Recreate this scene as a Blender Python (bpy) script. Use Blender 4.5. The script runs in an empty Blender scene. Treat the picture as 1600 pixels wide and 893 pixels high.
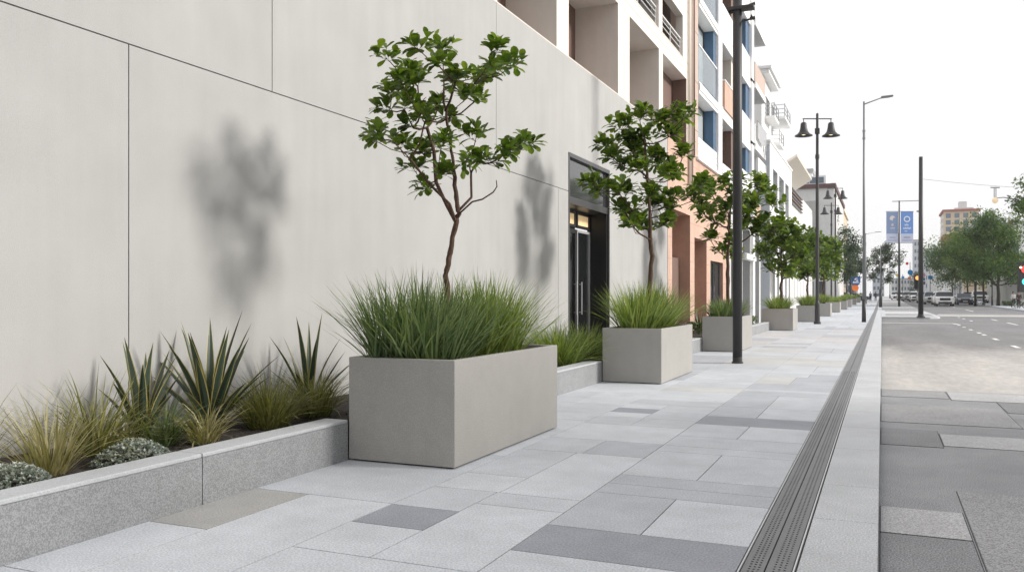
import bpy, bmesh, math, random
from mathutils import Vector, Matrix
R = math.radians
PI = math.pi
scene = bpy.context.scene
COL = scene.collection
random.seed(7)

# ------------------------------------------------------------------ camera
TH = math.atan(578 / 1330.0)
S, C = math.sin(TH), math.cos(TH)
cam_d = bpy.data.cameras.new('camera')
cam = bpy.data.objects.new('camera', cam_d)
COL.objects.link(cam)
cam.location = (0, 0, 1.4)
cam.rotation_euler = (R(90), 0, TH)
cam_d.sensor_width = 36
cam_d.lens = 36 * 1330 / 1600.0
cam_d.shift_y = 15.5 / 1600.0
cam_d.clip_start = 0.05
cam_d.clip_end = 4000
scene.camera = cam

# ------------------------------------------------------------------ sky, sun, exposure
SUN_DIR = Vector((2.0, 0.54, 0.98)).normalized()
SUN_EL = math.asin(SUN_DIR.z)
SUN_AZ = math.atan2(SUN_DIR.x, SUN_DIR.y)
w = bpy.data.worlds.new("World")
scene.world = w
w.use_nodes = True
nt = w.node_tree
nt.nodes.clear()
sky = nt.nodes.new('ShaderNodeTexSky')
sky.sky_type = 'NISHITA'
sky.sun_disc = False
sky.sun_elevation = SUN_EL
sky.sun_rotation = SUN_AZ
sky.dust_density = 4.0
sky.air_density = 1.0
mixn = nt.nodes.new('ShaderNodeMixRGB')
mixn.inputs['Fac'].default_value = 0.84
mixn.inputs['Color2'].default_value = (12.0, 11.9, 12.0, 1)     # bright even overcast veil
bg = nt.nodes.new('ShaderNodeBackground')
bg.inputs['Strength'].default_value = 0.088
out = nt.nodes.new('ShaderNodeOutputWorld')
nt.links.new(sky.outputs[0], mixn.inputs['Color1'])
nt.links.new(mixn.outputs[0], bg.inputs['Color'])
nt.links.new(bg.outputs[0], out.inputs['Surface'])

sun_d = bpy.data.lights.new('sun', 'SUN')
sun_d.energy = 3.2
sun_d.angle = R(9)
sun_d.color = (1.0, 0.955, 0.90)
sun = bpy.data.objects.new('sun', sun_d)
COL.objects.link(sun)
sun.rotation_euler = SUN_DIR.to_track_quat('Z', 'Y').to_euler()
sun.location = (30, 10, 30)

vs = scene.view_settings
vs.view_transform = 'Standard'
vs.look = 'None'
vs.exposure = 0.18
vs.gamma = 1.0
vs.use_curve_mapping = False
scene.cycles.max_bounces = 8
scene.cycles.transparent_max_bounces = 12
scene.cycles.use_denoising = True


# ------------------------------------------------------------------ materials
def new_mat(name):
    m = bpy.data.materials.new(name)
    m.use_nodes = True
    b = m.node_tree.nodes['Principled BSDF']
    return m, m.node_tree, b


def surf(name, col, rough=0.8, speckle=0.0, sscale=300.0, blotch=0.0, bscale=2.0, bump=0.0, bumpscale=200.0,
         metal=0.0, spec=0.5, streak=0.0):
    """A solid surface: base colour with fine speckle, broad blotches, optional vertical rain streaks and bump."""
    m, t, b = new_mat(name)
    N, L = t.nodes, t.links
    b.inputs['Roughness'].default_value = rough
    b.inputs['Metallic'].default_value = metal
    b.inputs['Specular IOR Level'].default_value = spec
    tc = N.new('ShaderNodeTexCoord')
    cur = None
    base = (col[0], col[1], col[2], 1)

    def noise(scale, det, mapping=None):
        n = N.new('ShaderNodeTexNoise')
        n.inputs['Scale'].default_value = scale
        n.inputs['Detail'].default_value = det
        if mapping:
            mp = N.new('ShaderNodeMapping')
            mp.inputs['Scale'].default_value = mapping
            L.new(tc.outputs['Object'], mp.inputs['Vector'])
            L.new(mp.outputs[0], n.inputs['Vector'])
        else:
            L.new(tc.outputs['Object'], n.inputs['Vector'])
        return n

    def mult(n, amt, cur, lo=0.3, hi=0.7):
        mr = N.new('ShaderNodeMapRange')
        mr.inputs['From Min'].default_value = lo
        mr.inputs['From Max'].default_value = hi
        mr.inputs['To Min'].default_value = 1 - amt
        mr.inputs['To Max'].default_value = 1 + amt
        L.new(n.outputs['Fac'], mr.inputs['Value'])
        vm = N.new('ShaderNodeMixRGB')
        vm.blend_type = 'MULTIPLY'
        vm.inputs['Fac'].default_value = 1
        if cur is None:
            vm.inputs['Color1'].default_value = base
        else:
            L.new(cur, vm.inputs['Color1'])
        L.new(mr.outputs[0], vm.inputs['Color2'])
        return vm.outputs[0]

    if speckle:
        cur = mult(noise(sscale, 2.0), speckle, cur, .38, .62)
    if blotch:
        cur = mult(noise(bscale, 5.0), blotch, cur)
        cur = mult(noise(bscale * 4.3, 6.0), blotch * .6, cur)
    if streak:
        cur = mult(noise(1.0, 4.0, (5.0, 5.0, 0.35)), streak, cur)
    if cur is None:
        b.inputs['Base Color'].default_value = base
    else:
        L.new(cur, b.inputs['Base Color'])
    if bump:
        bn = N.new('ShaderNodeBump')
        bn.inputs['Strength'].default_value = bump
        bn.inputs['Distance'].default_value = 0.01
        L.new(noise(bumpscale, 3.0).outputs['Fac'], bn.inputs['Height'])
        L.new(bn.outputs[0], b.inputs['Normal'])
    return m


def leafy(name, c0, c1, c2, rough=0.5, trans=0.25, spec=0.4):
    """Foliage: colour picked per leaf or blade from the face attribute 'rnd', with some light passing through."""
    m, t, b = new_mat(name)
    N, L = t.nodes, t.links
    a = N.new('ShaderNodeAttribute')
    a.attribute_name = 'rnd'
    r = N.new('ShaderNodeValToRGB')
    e = r.color_ramp.elements
    e[0].position, e[0].color = 0.0, (*c0, 1)
    e[1].position, e[1].color = 1.0, (*c2, 1)
    x = e.new(0.5)
    x.color = (*c1, 1)
    L.new(a.outputs['Fac'], r.inputs['Fac'])
    L.new(r.outputs[0], b.inputs['Base Color'])
    b.inputs['Roughness'].default_value = rough
    b.inputs['Specular IOR Level'].default_value = spec
    tr = N.new('ShaderNodeBsdfTranslucent')
    bright = N.new('ShaderNodeMixRGB')
    bright.blend_type = 'MULTIPLY'
    bright.inputs['Fac'].default_value = 1
    bright.inputs['Color2'].default_value = (1.9, 2.0, 0.7, 1)
    L.new(r.outputs[0], bright.inputs['Color1'])
    L.new(bright.outputs[0], tr.inputs['Color'])
    mx = N.new('ShaderNodeMixShader')
    mx.inputs['Fac'].default_value = trans
    L.new(b.outputs[0], mx.inputs[1])
    L.new(tr.outputs[0], mx.inputs[2])
    L.new(mx.outputs[0], N['Material Output'].inputs['Surface'])
    return m


def glow(name, col, strength):
    m, t, b = new_mat(name)
    b.inputs['Base Color'].default_value = (*col, 1)
    b.inputs['Emission Color'].default_value = (*col, 1)
    b.inputs['Emission Strength'].default_value = strength
    return m


def clear_glass(name, tint, refl=0.12):
    m, t, b = new_mat(name)
    N, L = t.nodes, t.links
    tr = N.new('ShaderNodeBsdfTransparent')
    tr.inputs['Color'].default_value = (*tint, 1)
    gl = N.new('ShaderNodeBsdfGlossy')
    gl.inputs['Roughness'].default_value = 0.03
    lw_ = N.new('ShaderNodeLayerWeight')
    lw_.inputs['Blend'].default_value = .5
    pw = N.new('ShaderNodeMath')
    pw.operation = 'POWER'
    pw.inputs[1].default_value = 2.2
    L.new(lw_.outputs['Facing'], pw.inputs[0])
    fr = N.new('ShaderNodeMath')
    fr.operation = 'MULTIPLY_ADD'
    fr.inputs[1].default_value = .6
    fr.inputs[2].default_value = .06
    L.new(pw.outputs[0], fr.inputs[0])
    mx = N.new('ShaderNodeMixShader')
    L.new(fr.outputs[0], mx.inputs['Fac'])
    L.new(tr.outputs[0], mx.inputs[1])
    L.new(gl.outputs[0], mx.inputs[2])
    L.new(mx.outputs[0], N['Material Output'].inputs['Surface'])
    return m


M = {}
M['render'] = surf('painted_render', (.412, .411, .405), .85, .02, 110, .05, .45, .22, 130, streak=.03)
M['render_joint'] = surf('wall_joint', (.16, .16, .157), .9)
M['beige'] = surf('beige_cladding', (.76, .70, .63), .75, .03, 60, .03, 1.2, .05, 80, streak=.03)
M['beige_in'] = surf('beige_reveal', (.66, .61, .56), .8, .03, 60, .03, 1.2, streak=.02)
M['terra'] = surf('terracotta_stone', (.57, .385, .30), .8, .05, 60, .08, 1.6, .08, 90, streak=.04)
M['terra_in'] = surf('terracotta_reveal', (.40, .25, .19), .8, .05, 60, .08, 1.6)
M['brown'] = surf('brown_cladding', (.17, .105, .085), .7, .05, 60, .06, 2)
M['pinkstrip'] = surf('pink_beige_strip', (.52, .41, .35), .8, .04, 60, .04, 1.5)
M['white'] = surf('white_paint', (.83, .83, .825), .7, .02, 60, .03, .8, streak=.03)
M['offwhite'] = surf('grey_white_paint', (.62, .62, .61), .75, .02, 60, .04, .8, streak=.03)
M['grey'] = surf('grey_paint', (.36, .365, .37), .75, .03, 60, .05, 1)
M['greylow'] = surf('grey_concrete_wall', (.42, .42, .40), .85, .05, 60, .08, .6, streak=.06)
M['palegrey'] = surf('pale_blue_grey_paint', (.50, .53, .57), .75, .02, 60, .04, .8)
M['blue'] = surf('blue_panel', (.055, .12, .21), .45, .05, 90, .06, 2)
M['cream'] = surf('cream_paint', (.68, .63, .54), .8, .03, 20, .04, .5)
M['tan'] = surf('tan_facade', (.62, .50, .36), .85, .02, 5, .05, .1)
M['brickred'] = surf('red_facade', (.36, .12, .085), .85, .02, 5, .05, .1)
M['concrete'] = surf('planter_concrete', (.34, .332, .314), .78, .10, 120, .035, 2.2, .10, 300, streak=.02)
M['soil'] = surf('dark_soil', (.045, .037, .032), .95, .55, 70, .3, 6, 1.0, 60)
M['granite'] = surf('speckled_granite', (.265, .274, .284), .75, .24, 120, .08, 1.5, .10, 350)
M['granite_top'] = surf('granite_coping', (.45, .468, .488), .7, .10, 120, .06, 1.5, .06, 350)
PV = [surf('paver_light', (.535, .562, .60), .75, .17, 85, .085, 1.3, .08, 260),
      surf('paver_mid_light', (.49, .515, .552), .75, .17, 85, .085, 1.3, .08, 260),
      surf('paver_mid', (.425, .445, .483), .75, .17, 85, .085, 1.3, .08, 260),
      surf('paver_dark', (.29, .305, .343), .72, .17, 85, .085, 1.3, .08, 260),
      surf('paver_warm', (.525, .53, .535), .75, .17, 85, .085, 1.3, .08, 260),
      surf('paver_brown', (.37, .368, .36), .75, .17, 85, .085, 1.3, .08, 260)]
M['joint'] = surf('paving_joint', (.06, .06, .06), .95)
M['kerbstone'] = surf('kerb_granite', (.515, .535, .558), .75, .24, 95, .07, 1.2, .10, 260)
M['darkpave'] = surf('dark_granite_paving', (.28, .288, .303),   .8, .45, 110, .12, .9, .15, 220)
M['darkpave2'] = surf('mid_granite_paving', (.31, .314, .322), .8, .38, 110, .10, .9, .15, 220)
M['darkpave3'] = surf('darkest_granite_paving', (.235, .24, .252), .8, .42, 95, .12, .9, .15, 220)
M['lightpave'] = surf('light_granite_paving', (.44, .445, .455), .8, .32, 110, .08, .9, .15, 220)
M['beigepave'] = surf('beige_asphalt', (.50, .48, .455), .85, .22, 80, .16, .5, .08, 180)
M['asphalt'] = surf('asphalt', (.20, .20, .204), .85, .25, 70, .16, .25, .10, 120)
def sunlit_road():
    m, t, b = new_mat('sunlit_road')
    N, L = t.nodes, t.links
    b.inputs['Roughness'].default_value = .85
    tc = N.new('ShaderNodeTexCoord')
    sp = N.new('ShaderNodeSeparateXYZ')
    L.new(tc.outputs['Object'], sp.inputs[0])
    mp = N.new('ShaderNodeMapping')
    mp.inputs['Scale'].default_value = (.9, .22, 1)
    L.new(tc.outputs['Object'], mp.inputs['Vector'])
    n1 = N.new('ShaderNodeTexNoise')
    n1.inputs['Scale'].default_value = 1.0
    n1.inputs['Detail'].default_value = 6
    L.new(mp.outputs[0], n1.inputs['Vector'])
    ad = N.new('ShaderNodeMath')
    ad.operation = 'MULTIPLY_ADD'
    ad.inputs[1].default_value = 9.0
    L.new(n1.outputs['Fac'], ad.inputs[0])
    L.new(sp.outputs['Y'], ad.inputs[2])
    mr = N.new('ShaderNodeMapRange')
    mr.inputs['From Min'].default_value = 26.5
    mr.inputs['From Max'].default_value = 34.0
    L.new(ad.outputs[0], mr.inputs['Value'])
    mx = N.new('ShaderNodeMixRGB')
    mx.inputs['Color1'].default_value = (.47, .455, .435, 1)  # paler near stretch: sunlight painted into the road colour
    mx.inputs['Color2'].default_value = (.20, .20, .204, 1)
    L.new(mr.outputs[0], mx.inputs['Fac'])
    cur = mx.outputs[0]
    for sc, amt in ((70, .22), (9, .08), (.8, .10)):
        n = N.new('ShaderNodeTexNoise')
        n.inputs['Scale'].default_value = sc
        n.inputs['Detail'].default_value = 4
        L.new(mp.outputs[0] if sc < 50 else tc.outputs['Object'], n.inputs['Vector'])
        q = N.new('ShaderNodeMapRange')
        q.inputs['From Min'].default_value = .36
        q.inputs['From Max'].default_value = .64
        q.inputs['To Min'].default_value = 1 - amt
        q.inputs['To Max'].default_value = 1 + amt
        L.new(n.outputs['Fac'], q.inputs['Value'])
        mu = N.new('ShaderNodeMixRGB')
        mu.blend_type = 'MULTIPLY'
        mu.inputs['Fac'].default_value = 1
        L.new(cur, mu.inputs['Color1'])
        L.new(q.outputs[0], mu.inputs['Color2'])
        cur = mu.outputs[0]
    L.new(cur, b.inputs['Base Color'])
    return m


M['sunroad'] = sunlit_road()
M['paint'] = surf('road_paint', (.80, .80, .78), .7, .05, 30, .12, 3)
M['earth'] = surf('earth', (.20, .19, .17), .95, .1, 2, .15, .05)
M['steel'] = surf('grate_steel', (.19, .195, .205), .5, .08, 120, .06, 3, metal=.3)
M['rail'] = surf('channel_edge', (.62, .63, .64), .4, .04, 90, metal=.5)
M['void'] = surf('channel_void', (.012, .012, .013), .9)
M['pole'] = surf('dark_pole_paint', (.035, .034, .036), .5, .06, 60, .08, 1.5)
M['polegrey'] = surf('galvanised_steel', (.22, .23, .24), .5, .05, 60, .06, 1.5, metal=.3)
M['black'] = surf('black_frame', (.016, .016, .017), .4)
M['charcoal'] = surf('charcoal_metal', (.05, .05, .052), .35)
M['glass'] = surf('window_glass', (.035, .042, .048), .04, spec=.9)
M['glassblue'] = surf('office_glass', (.09, .14, .19), .06, spec=.8)
M['glasspale'] = surf('painted_sky_glass', (.56, .62, .64), .05, spec=1.0)  # reflected sky is put into the pale base colour
M['balglass'] = clear_glass('balcony_glass', (.90, .965, .97))
M['panelglass'] = surf('smoked_panel', (.045, .047, .05), .10, spec=.8)
M['warmlit'] = glow('lit_transom', (.85, .62, .34), .28)
M['doorglass'] = surf('dark_door_glass', (.012, .013, .014), .08, spec=.45)
M['bulb'] = glow('lamp_bulb', (1.0, .82, .5), 1.6)
M['amber'] = glow('amber_signal', (1.0, .42, .10), 1.2)
M['globe'] = glow('globe_lamp_glass', (.75, .58, .38), .35)
M['red'] = glow('red_signal', (1.0, .05, .04), 1.0)
M['teal'] = glow('teal_signal', (.10, .75, .70), .8)
M['bark'] = surf('brown_bark', (.085, .048, .032), .9, .35, 120, .2, 18, .8, 60)
M['bark2'] = surf('dark_bark', (.05, .042, .034), .9, .3, 60, .2, 8, .5, 40)
M['leaf'] = leafy('shrub_leaf', (.034, .066, .009), (.085, .14, .018), (.22, .30, .045), .40, .32)
M['leaffar'] = leafy('planter_tree_leaf', (.045, .085, .015), (.10, .16, .028), (.22, .29, .055), .5, .30)
M['streetleaf'] = leafy('street_tree_leaf', (.032, .072, .018), (.065, .128, .028), (.20, .26, .045), .55, .25)
M['darkleaf'] = leafy('dark_tree_leaf', (.028, .052, .028), (.045, .08, .038), (.08, .12, .05), .55, .15)
M['yelleaf'] = leafy('yellowing_leaf', (.10, .14, .02), (.20, .22, .03), (.33, .26, .03), .55, .2)
M['grass'] = leafy('blue_green_grass', (.048, .082, .034), (.115, .168, .074), (.26, .315, .155), .5, .22)
M['grassy'] = leafy('yellow_green_grass', (.07, .115, .026), (.175, .24, .065), (.36, .41, .15), .5, .25)
M['olive'] = leafy('olive_sedge', (.095, .105, .035), (.17, .175, .06), (.30, .28, .11), .55, .2)
M['blond'] = leafy('straw_sedge', (.17, .155, .075), (.30, .27, .14), (.48, .43, .26), .6, .2)
M['sword'] = leafy('sword_leaf', (.032, .052, .040), (.052, .078, .060), (.085, .115, .088), .4, .08)
M['swordedge'] = leafy('sword_leaf_edge', (.40, .34, .12), (.48, .40, .14), (.55, .46, .18), .45, .1)
M['silver'] = leafy('silver_leaf', (.20, .235, .215), (.36, .395, .375), (.62, .64, .62), .65, .12)
M['hedge'] = leafy('hedge_leaf', (.03, .06, .018), (.05, .09, .025), (.09, .14, .04), .5, .2)
M['banner_grey'] = surf('faded_blue_banner', (.215, .29, .46), .8, .03, 20)
M['banner_blue'] = surf('blue_banner', (.135, .27, .60), .8, .03, 20)
M['banner_pale'] = surf('pale_banner_band', (.50, .54, .68), .8, .03, 20)
M['banner_ink'] = surf('banner_ink', (.80, .80, .80), .8)
M['banner_pink'] = surf('banner_cream_ink', (.68, .60, .56), .8)
M['banner_dark'] = surf('banner_dark_ink', (.16, .17, .27), .8)
M['signblue'] = surf('blue_sign', (.025, .095, .30), .5)
M['signsky'] = surf('sky_blue_sign', (.02, .27, .62), .5)
M['signorange'] = surf('orange_sign', (.85, .20, .03), .5)
M['signwhite'] = surf('white_sign', (.80, .80, .80), .5)
M['signred'] = surf('red_sign', (.6, .03, .04), .5)
M['signyellow'] = surf('yellow_sign', (.55, .45, .04), .5)
M['carwhite'] = surf('white_car_paint', (.90, .90, .90), .25)
M['carsilver'] = surf('silver_car_paint', (.42, .44, .46), .25, metal=.35)
M['carnavy'] = surf('dark_car_paint', (.10, .11, .15), .22)
M['carred'] = surf('dark_red_car_paint', (.12, .012, .018), .22)
M['carglass'] = surf('car_glass', (.02, .03, .04), .12, spec=.35)
M['tyre'] = surf('tyre_rubber', (.018, .018, .018), .85)
M['rim'] = surf('wheel_rim', (.35, .35, .36), .35, metal=.7)
M['lamp_lens'] = surf('headlight_lens', (.75, .77, .78), .12)
M['skin'] = surf('skin', (.42, .25, .18), .6)
M['hair'] = surf('dark_hair', (.02, .015, .012), .7)
M['shirtlight'] = surf('pale_grey_shirt', (.52, .54, .54), .85)
M['shirtdark'] = surf('dark_brown_top', (.06, .04, .04), .85)
M['shirtblue'] = surf('blue_top', (.16, .20, .42), .85)
M['trousers'] = surf('dark_trousers', (.03, .032, .038), .85)
M['cloth'] = surf('hanging_laundry', (.50, .51, .53), .9)


# ------------------------------------------------------------------ mesh helpers
class MB:
    """Collects faces and links them as one mesh object."""

    def __init__(self):
        self.v, self.f, self.m, self.r = [], [], [], []

    def face(self, pts, mi=0, rnd=0.5):
        n = len(self.v)
        self.v.extend(tuple(p) for p in pts)
        self.f.append(tuple(range(n, n + len(pts))))
        self.m.append(mi)
        self.r.append(rnd)

    def grid(self, pts, faces, mi=0, rnd=0.5):
        n = len(self.v)
        self.v.extend(tuple(p) for p in pts)
        for k, f in enumerate(faces):
            self.f.append(tuple(n + i for i in f))
            self.m.append(mi[k] if isinstance(mi, (list, tuple)) else mi)
            self.r.append(rnd)

    def box(self, x0, x1, y0, y1, z0, z1, mi=0, rnd=.5):
        p = [(x0, y0, z0), (x1, y0, z0), (x1, y1, z0), (x0, y1, z0), (x0, y0, z1), (x1, y0, z1), (x1, y1, z1), (x0, y1, z1)]
        self.grid(p, [(0, 3, 2, 1), (4, 5, 6, 7), (0, 1, 5, 4), (1, 2, 6, 5), (2, 3, 7, 6), (3, 0, 4, 7)], mi, rnd)

    def tube(self, path, radii, n=8, mi=0, cap=True):
        path = [Vector(p) for p in path]
        if not isinstance(radii, (list, tuple)):
            radii = [radii] * len(path)
        rings = []
        up = Vector((0.13, 0.31, 0.94))
        for i, p in enumerate(path):
            a = path[max(i - 1, 0)]
            b = path[min(i + 1, len(path) - 1)]
            t = (b - a)
            t = t.normalized() if t.length > 1e-9 else Vector((0, 0, 1))
            u = t.cross(up)
            if u.length < 1e-3:
                u = t.cross(Vector((1, 0, 0)))
            u.normalize()
            q = t.cross(u)
            rings.append([p + (u * math.cos(2 * PI * k / n) + q * math.sin(2 * PI * k / n)) * radii[i] for k in range(n)])
        pts = [x for rg in rings for x in rg]
        fs = []
        for i in range(len(path) - 1):
            for k in range(n):
                a, b = i * n + k, i * n + (k + 1) % n
                fs.append((a, b, b + n, a + n))
        if cap:
            fs.append(tuple(reversed(range(n))))
            fs.append(tuple((len(path) - 1) * n + k for k in range(n)))
        self.grid(pts, fs, mi)

    def lathe(self, prof, n=16, center=(0, 0, 0), mi=0):
        """prof: (radius, z) pairs turned about the vertical axis."""
        cx, cy, cz = center
        pts, fs = [], []
        for r, z in prof:
            for k in range(n):
                a = 2 * PI * k / n
                pts.append((cx + r * math.cos(a), cy + r * math.sin(a), cz + z))
        for i in range(len(prof) - 1):
            for k in range(n):
                a, b = i * n + k, i * n + (k + 1) % n
                fs.append((a, b, b + n, a + n))
        self.grid(pts, fs, mi)

    def prism(self, poly, axis, a, b, mi=0):
        """poly of 2-D points extruded along axis 'x' (points are y,z) or 'y' (points are x,z)."""
        def P(p, d):
            return (d, p[0], p[1]) if axis == 'x' else (p[0], d, p[1])
        n = len(poly)
        pts = [P(p, a) for p in poly] + [P(p, b) for p in poly]
        fs = [tuple(range(n)), tuple(reversed(range(n, 2 * n)))]
        for i in range(n):
            j = (i + 1) % n
            fs.append((i, i + n, j + n, j))
        self.grid(pts, fs, mi)

    def build(self, name, mats, parent=None, smooth=False, bevel=0, loc=None):
        me = bpy.data.meshes.new(name)
        me.from_pydata(self.v, [], self.f)
        if not isinstance(mats, (list, tuple)):
            mats = [mats]
        for m in mats:
            me.materials.append(m)
        me.polygons.foreach_set('material_index', self.m)
        if smooth:
            me.polygons.foreach_set('use_smooth', [True] * len(self.f))
        at = me.attributes.new('rnd', 'FLOAT', 'FACE')
        at.data.foreach_set('value', self.r)
        me.update()
        o = bpy.data.objects.new(name, me)
        COL.objects.link(o)
        if parent:
            o.parent = parent
        if loc:
            o.location = loc
        if bevel:
            bv = o.modifiers.new('bevel', 'BEVEL')
            bv.width = bevel
            bv.segments = 2
            bv.limit_method = 'ANGLE'
        return o


def tag(o, label=None, cat=None, group=None, kind=None):
    if label:
        o['label'] = label
    if cat:
        o['category'] = cat
    if group:
        o['group'] = group
    if kind:
        o['kind'] = kind
    return o


def thing(name, label, cat, loc=(0, 0, 0), rz=0, group=None):
    o = bpy.data.objects.new(name, None)
    COL.objects.link(o)
    o.empty_display_size = .2
    o.location = loc
    o.rotation_euler = (0, 0, rz)
    return tag(o, label, cat, group)


def copy_thing(root, loc, rz=0, label=None, scale=None):
    def rec(o, parent):
        c = o.copy()
        COL.objects.link(c)
        if parent:
            c.parent = parent
        for ch in o.children:
            rec(ch, c)
        return c
    c = rec(root, None)
    c.location = loc
    c.rotation_euler = (0, 0, rz)
    if scale:
        c.scale = scale if isinstance(scale, tuple) else (scale,) * 3
    if label:
        c['label'] = label
    return c


def gz(y):                                   # the street climbs very gently in the distance
    return 0.0 if y < 90 else .005 * (min(y, 330) - 90)


def struct(mb, name, mats, **k):
    return tag(mb.build(name, mats, **k), kind='structure')


# ------------------------------------------------------------------ ground, road, pavement
g = MB()
ys = [-60, 90, 330, 1500]
for a, b in zip(ys, ys[1:]):
    g.face([(-900, a, gz(a) - .30), (900, a, gz(a) - .30), (900, b, gz(b) - .30), (-900, b, gz(b) - .30)])
struct(g, 'ground', M['earth'])

rd = MB()


def strip(mb, x0, x1, y0, y1, dz, mi=0):
    cuts = [y0] + [c for c in (90, 120, 160, 200, 250, 330) if y0 < c < y1] + [y1]
    for a, b in zip(cuts, cuts[1:]):
        mb.face([(x0, a, gz(a) + dz), (x1, a, gz(a) + dz), (x1, b, gz(b) + dz), (x0, b, gz(b) + dz)], mi)


# road surface: dark granite paving near, pale road with sunlight painted in, then asphalt
strip(rd, -.02, 60, -20, 15.0, -.10, 0)
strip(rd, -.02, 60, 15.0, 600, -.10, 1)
struct(rd, 'road', [M['darkpave'], M['sunroad']])

pp = MB()                                     # lighter slabs set into the dark paving
def slab(x0, x1, y0, y1, mi):
    pp.box(x0 + .004, x1 - .004, y0 + .004, y1 - .004, -.12, -.095, mi)
    j = .003
    for a in ((x0 - j, x1 + j, y0 - j, y0), (x0 - j, x1 + j, y1, y1 + j), (x0 - j, x0, y0, y1), (x1, x1 + j, y0, y1)):
        pp.box(a[0], a[1], a[2], a[3], -.12, -.0965, 3)
slab(-.010, .51, 5.90, 6.62, 1)
slab(.525, 3.2, 4.2, 7.34, 2)
slab(-.010, .51, 3.4, 5.88, 4)
slab(.57, 3.6, 9.52, 10.32, 1)
slab(-.010, .56, 9.40, 10.55, 4)
slab(-.010, .90, 13.9, 14.9, 2)
slab(.92, 4.4, 13.75, 14.9, 1)
slab(1.48, 3.9, 12.5, 13.72, 4)
slab(-.010, 1.46, 11.1, 12.9, 2)
slab(3.7, 6.0, 8.2, 11.2, 2)
struct(pp, 'road_paving_slabs', [M['darkpave'], M['lightpave'], M['darkpave2'], M['joint'], M['darkpave3']])

mk = MB()
def dash(x, y0, y1, w=.11):
    strip(mk, x - w / 2, x + w / 2, y0, y1, -.092)
for y0, y1 in ((28.2, 29.5), (33.0, 34.2), (36.8, 37.7), (38.6, 39.5), (42.1, 43.0), (45.5, 46.3), (48.4, 49.2)):
    dash(3.6, y0, y1, .14)
for y0, y1 in ((50.5, 54.5), (44, 45.5), (59, 62), (30.0, 34.0), (38.0, 41.0)):
    dash(6.4, y0, y1, .14)
for y0, y1 in ((57.0, 58.4), (62.0, 63.5), (66, 67)):
    dash(4.9, y0, y1, .14)
for k in range(6):
    dash(9.4, 24 + k * 7, 26.6 + k * 7, .14)
mk.face([(0, 51.5, -.092), (3.45, 51.5, -.092), (3.45, 51.95, -.092), (0, 51.95, -.092)])
mk.face([(3.45, 51.5, -.092), (3.62, 49.7, -.092), (3.76, 49.7, -.092), (3.6, 51.95, -.092), (3.45, 51.95, -.092)])
for k in range(8):
    dash(8.0 + .004 * k, 92 + k * 22, 100 + k * 22, .16)
strip(mk, 3.95, 12.4, 70.0, 75.5, -.0925, 1)      # pale crossing strip
strip(mk, 4.2, 12.0, 77.5, 78.2, -.092, 0)
struct(mk, 'road_markings', [M['paint'], M['beigepave']])

# pavement: slabs cut with open joints over a dark bed
pv = MB()
bed = MB()
strip(bed, -5.6, -.02, -3, 420, -.012)
bed.face([(-.02, -3, -.3), (-.02, -3, -.012), (-.02, 90, -.012), (-.02, 90, -.3)])
struct(bed, 'pavement_base', M['joint'])
J = .0046


def pave(x0, x1, y0, y1, mi, j=J):
    a, b = gz(y0), gz(y1)
    p = [(x0 + j, y0 + j, a), (x1 - j, y0 + j, a), (x1 - j, y1 - j, b), (x0 + j, y1 - j, b)]
    q = [(x, y, z - .011) for x, y, z in p]
    pv.grid(p + q, [(0, 1, 2, 3), (4, 5, 1, 0), (5, 6, 2, 1), (6, 7, 3, 2), (7, 4, 0, 3)], mi)


XA0, XA1, XB, XC, XD, XK = -4.19, -3.03, -1.885, -.68, -.42, -.02
# strip A, beside the low wall
for s in ((XA0, XA1, .5, 3.0, 0), (XA0, -3.72, 3.96, 4.95, 5), (-3.72, XA1, 3.0, 4.95, 0), (XA0, -3.72, 3.0, 3.96, 0),
          (XA0, XA1, 4.95, 6.8, 1), (XA0, XA1, 6.8, 9.1, 0), (XA0, XA1, 9.1, 10.6, 1), (XA0, -3.7, 10.6, 11.9, 1), (-3.7, XA1, 10.6, 11.9, 0),
          (XA0, XA1, 11.9, 13.2, 0)):
    pave(*s)
# strip B
for s in ((XA1, XB, 1.2, 3.88, 0), (XA1, -2.52, 3.88, 4.46, 0), (XA1, -2.52, 4.46, 4.94, 3), (-2.52, XB, 3.88, 5.18, 0),
          (XA1, -2.52, 4.94, 5.53, 1), (-2.52, XB, 5.18, 5.53, 1), (XA1, -2.5, 5.53, 6.07, 0), (XA1, -2.5, 6.07, 7.21, 1), (-2.5, XB, 5.53, 7.21, 0),
          (XA1, -2.45, 7.21, 7.93, 1), (-2.45, XB, 7.21, 7.93, 2), (XA1, XB, 7.93, 8.97, 0), (XA1, -2.5, 8.97, 9.55, 1), (-2.5, XB, 8.97, 9.55, 1),
          (XA1, -2.51, 9.55, 9.95, 0), (XA1, -2.51, 9.95, 10.36, 3), (-2.51, XB, 9.55, 10.8, 1), (XA1, -2.51, 10.36, 10.8, 0),
          (XA1, XB, 10.8, 11.3, 1), (XA1, XB, 11.3, 12.5, 0), (XA1, XB, 12.5, 13.2, 4)):
    pave(*s)
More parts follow.
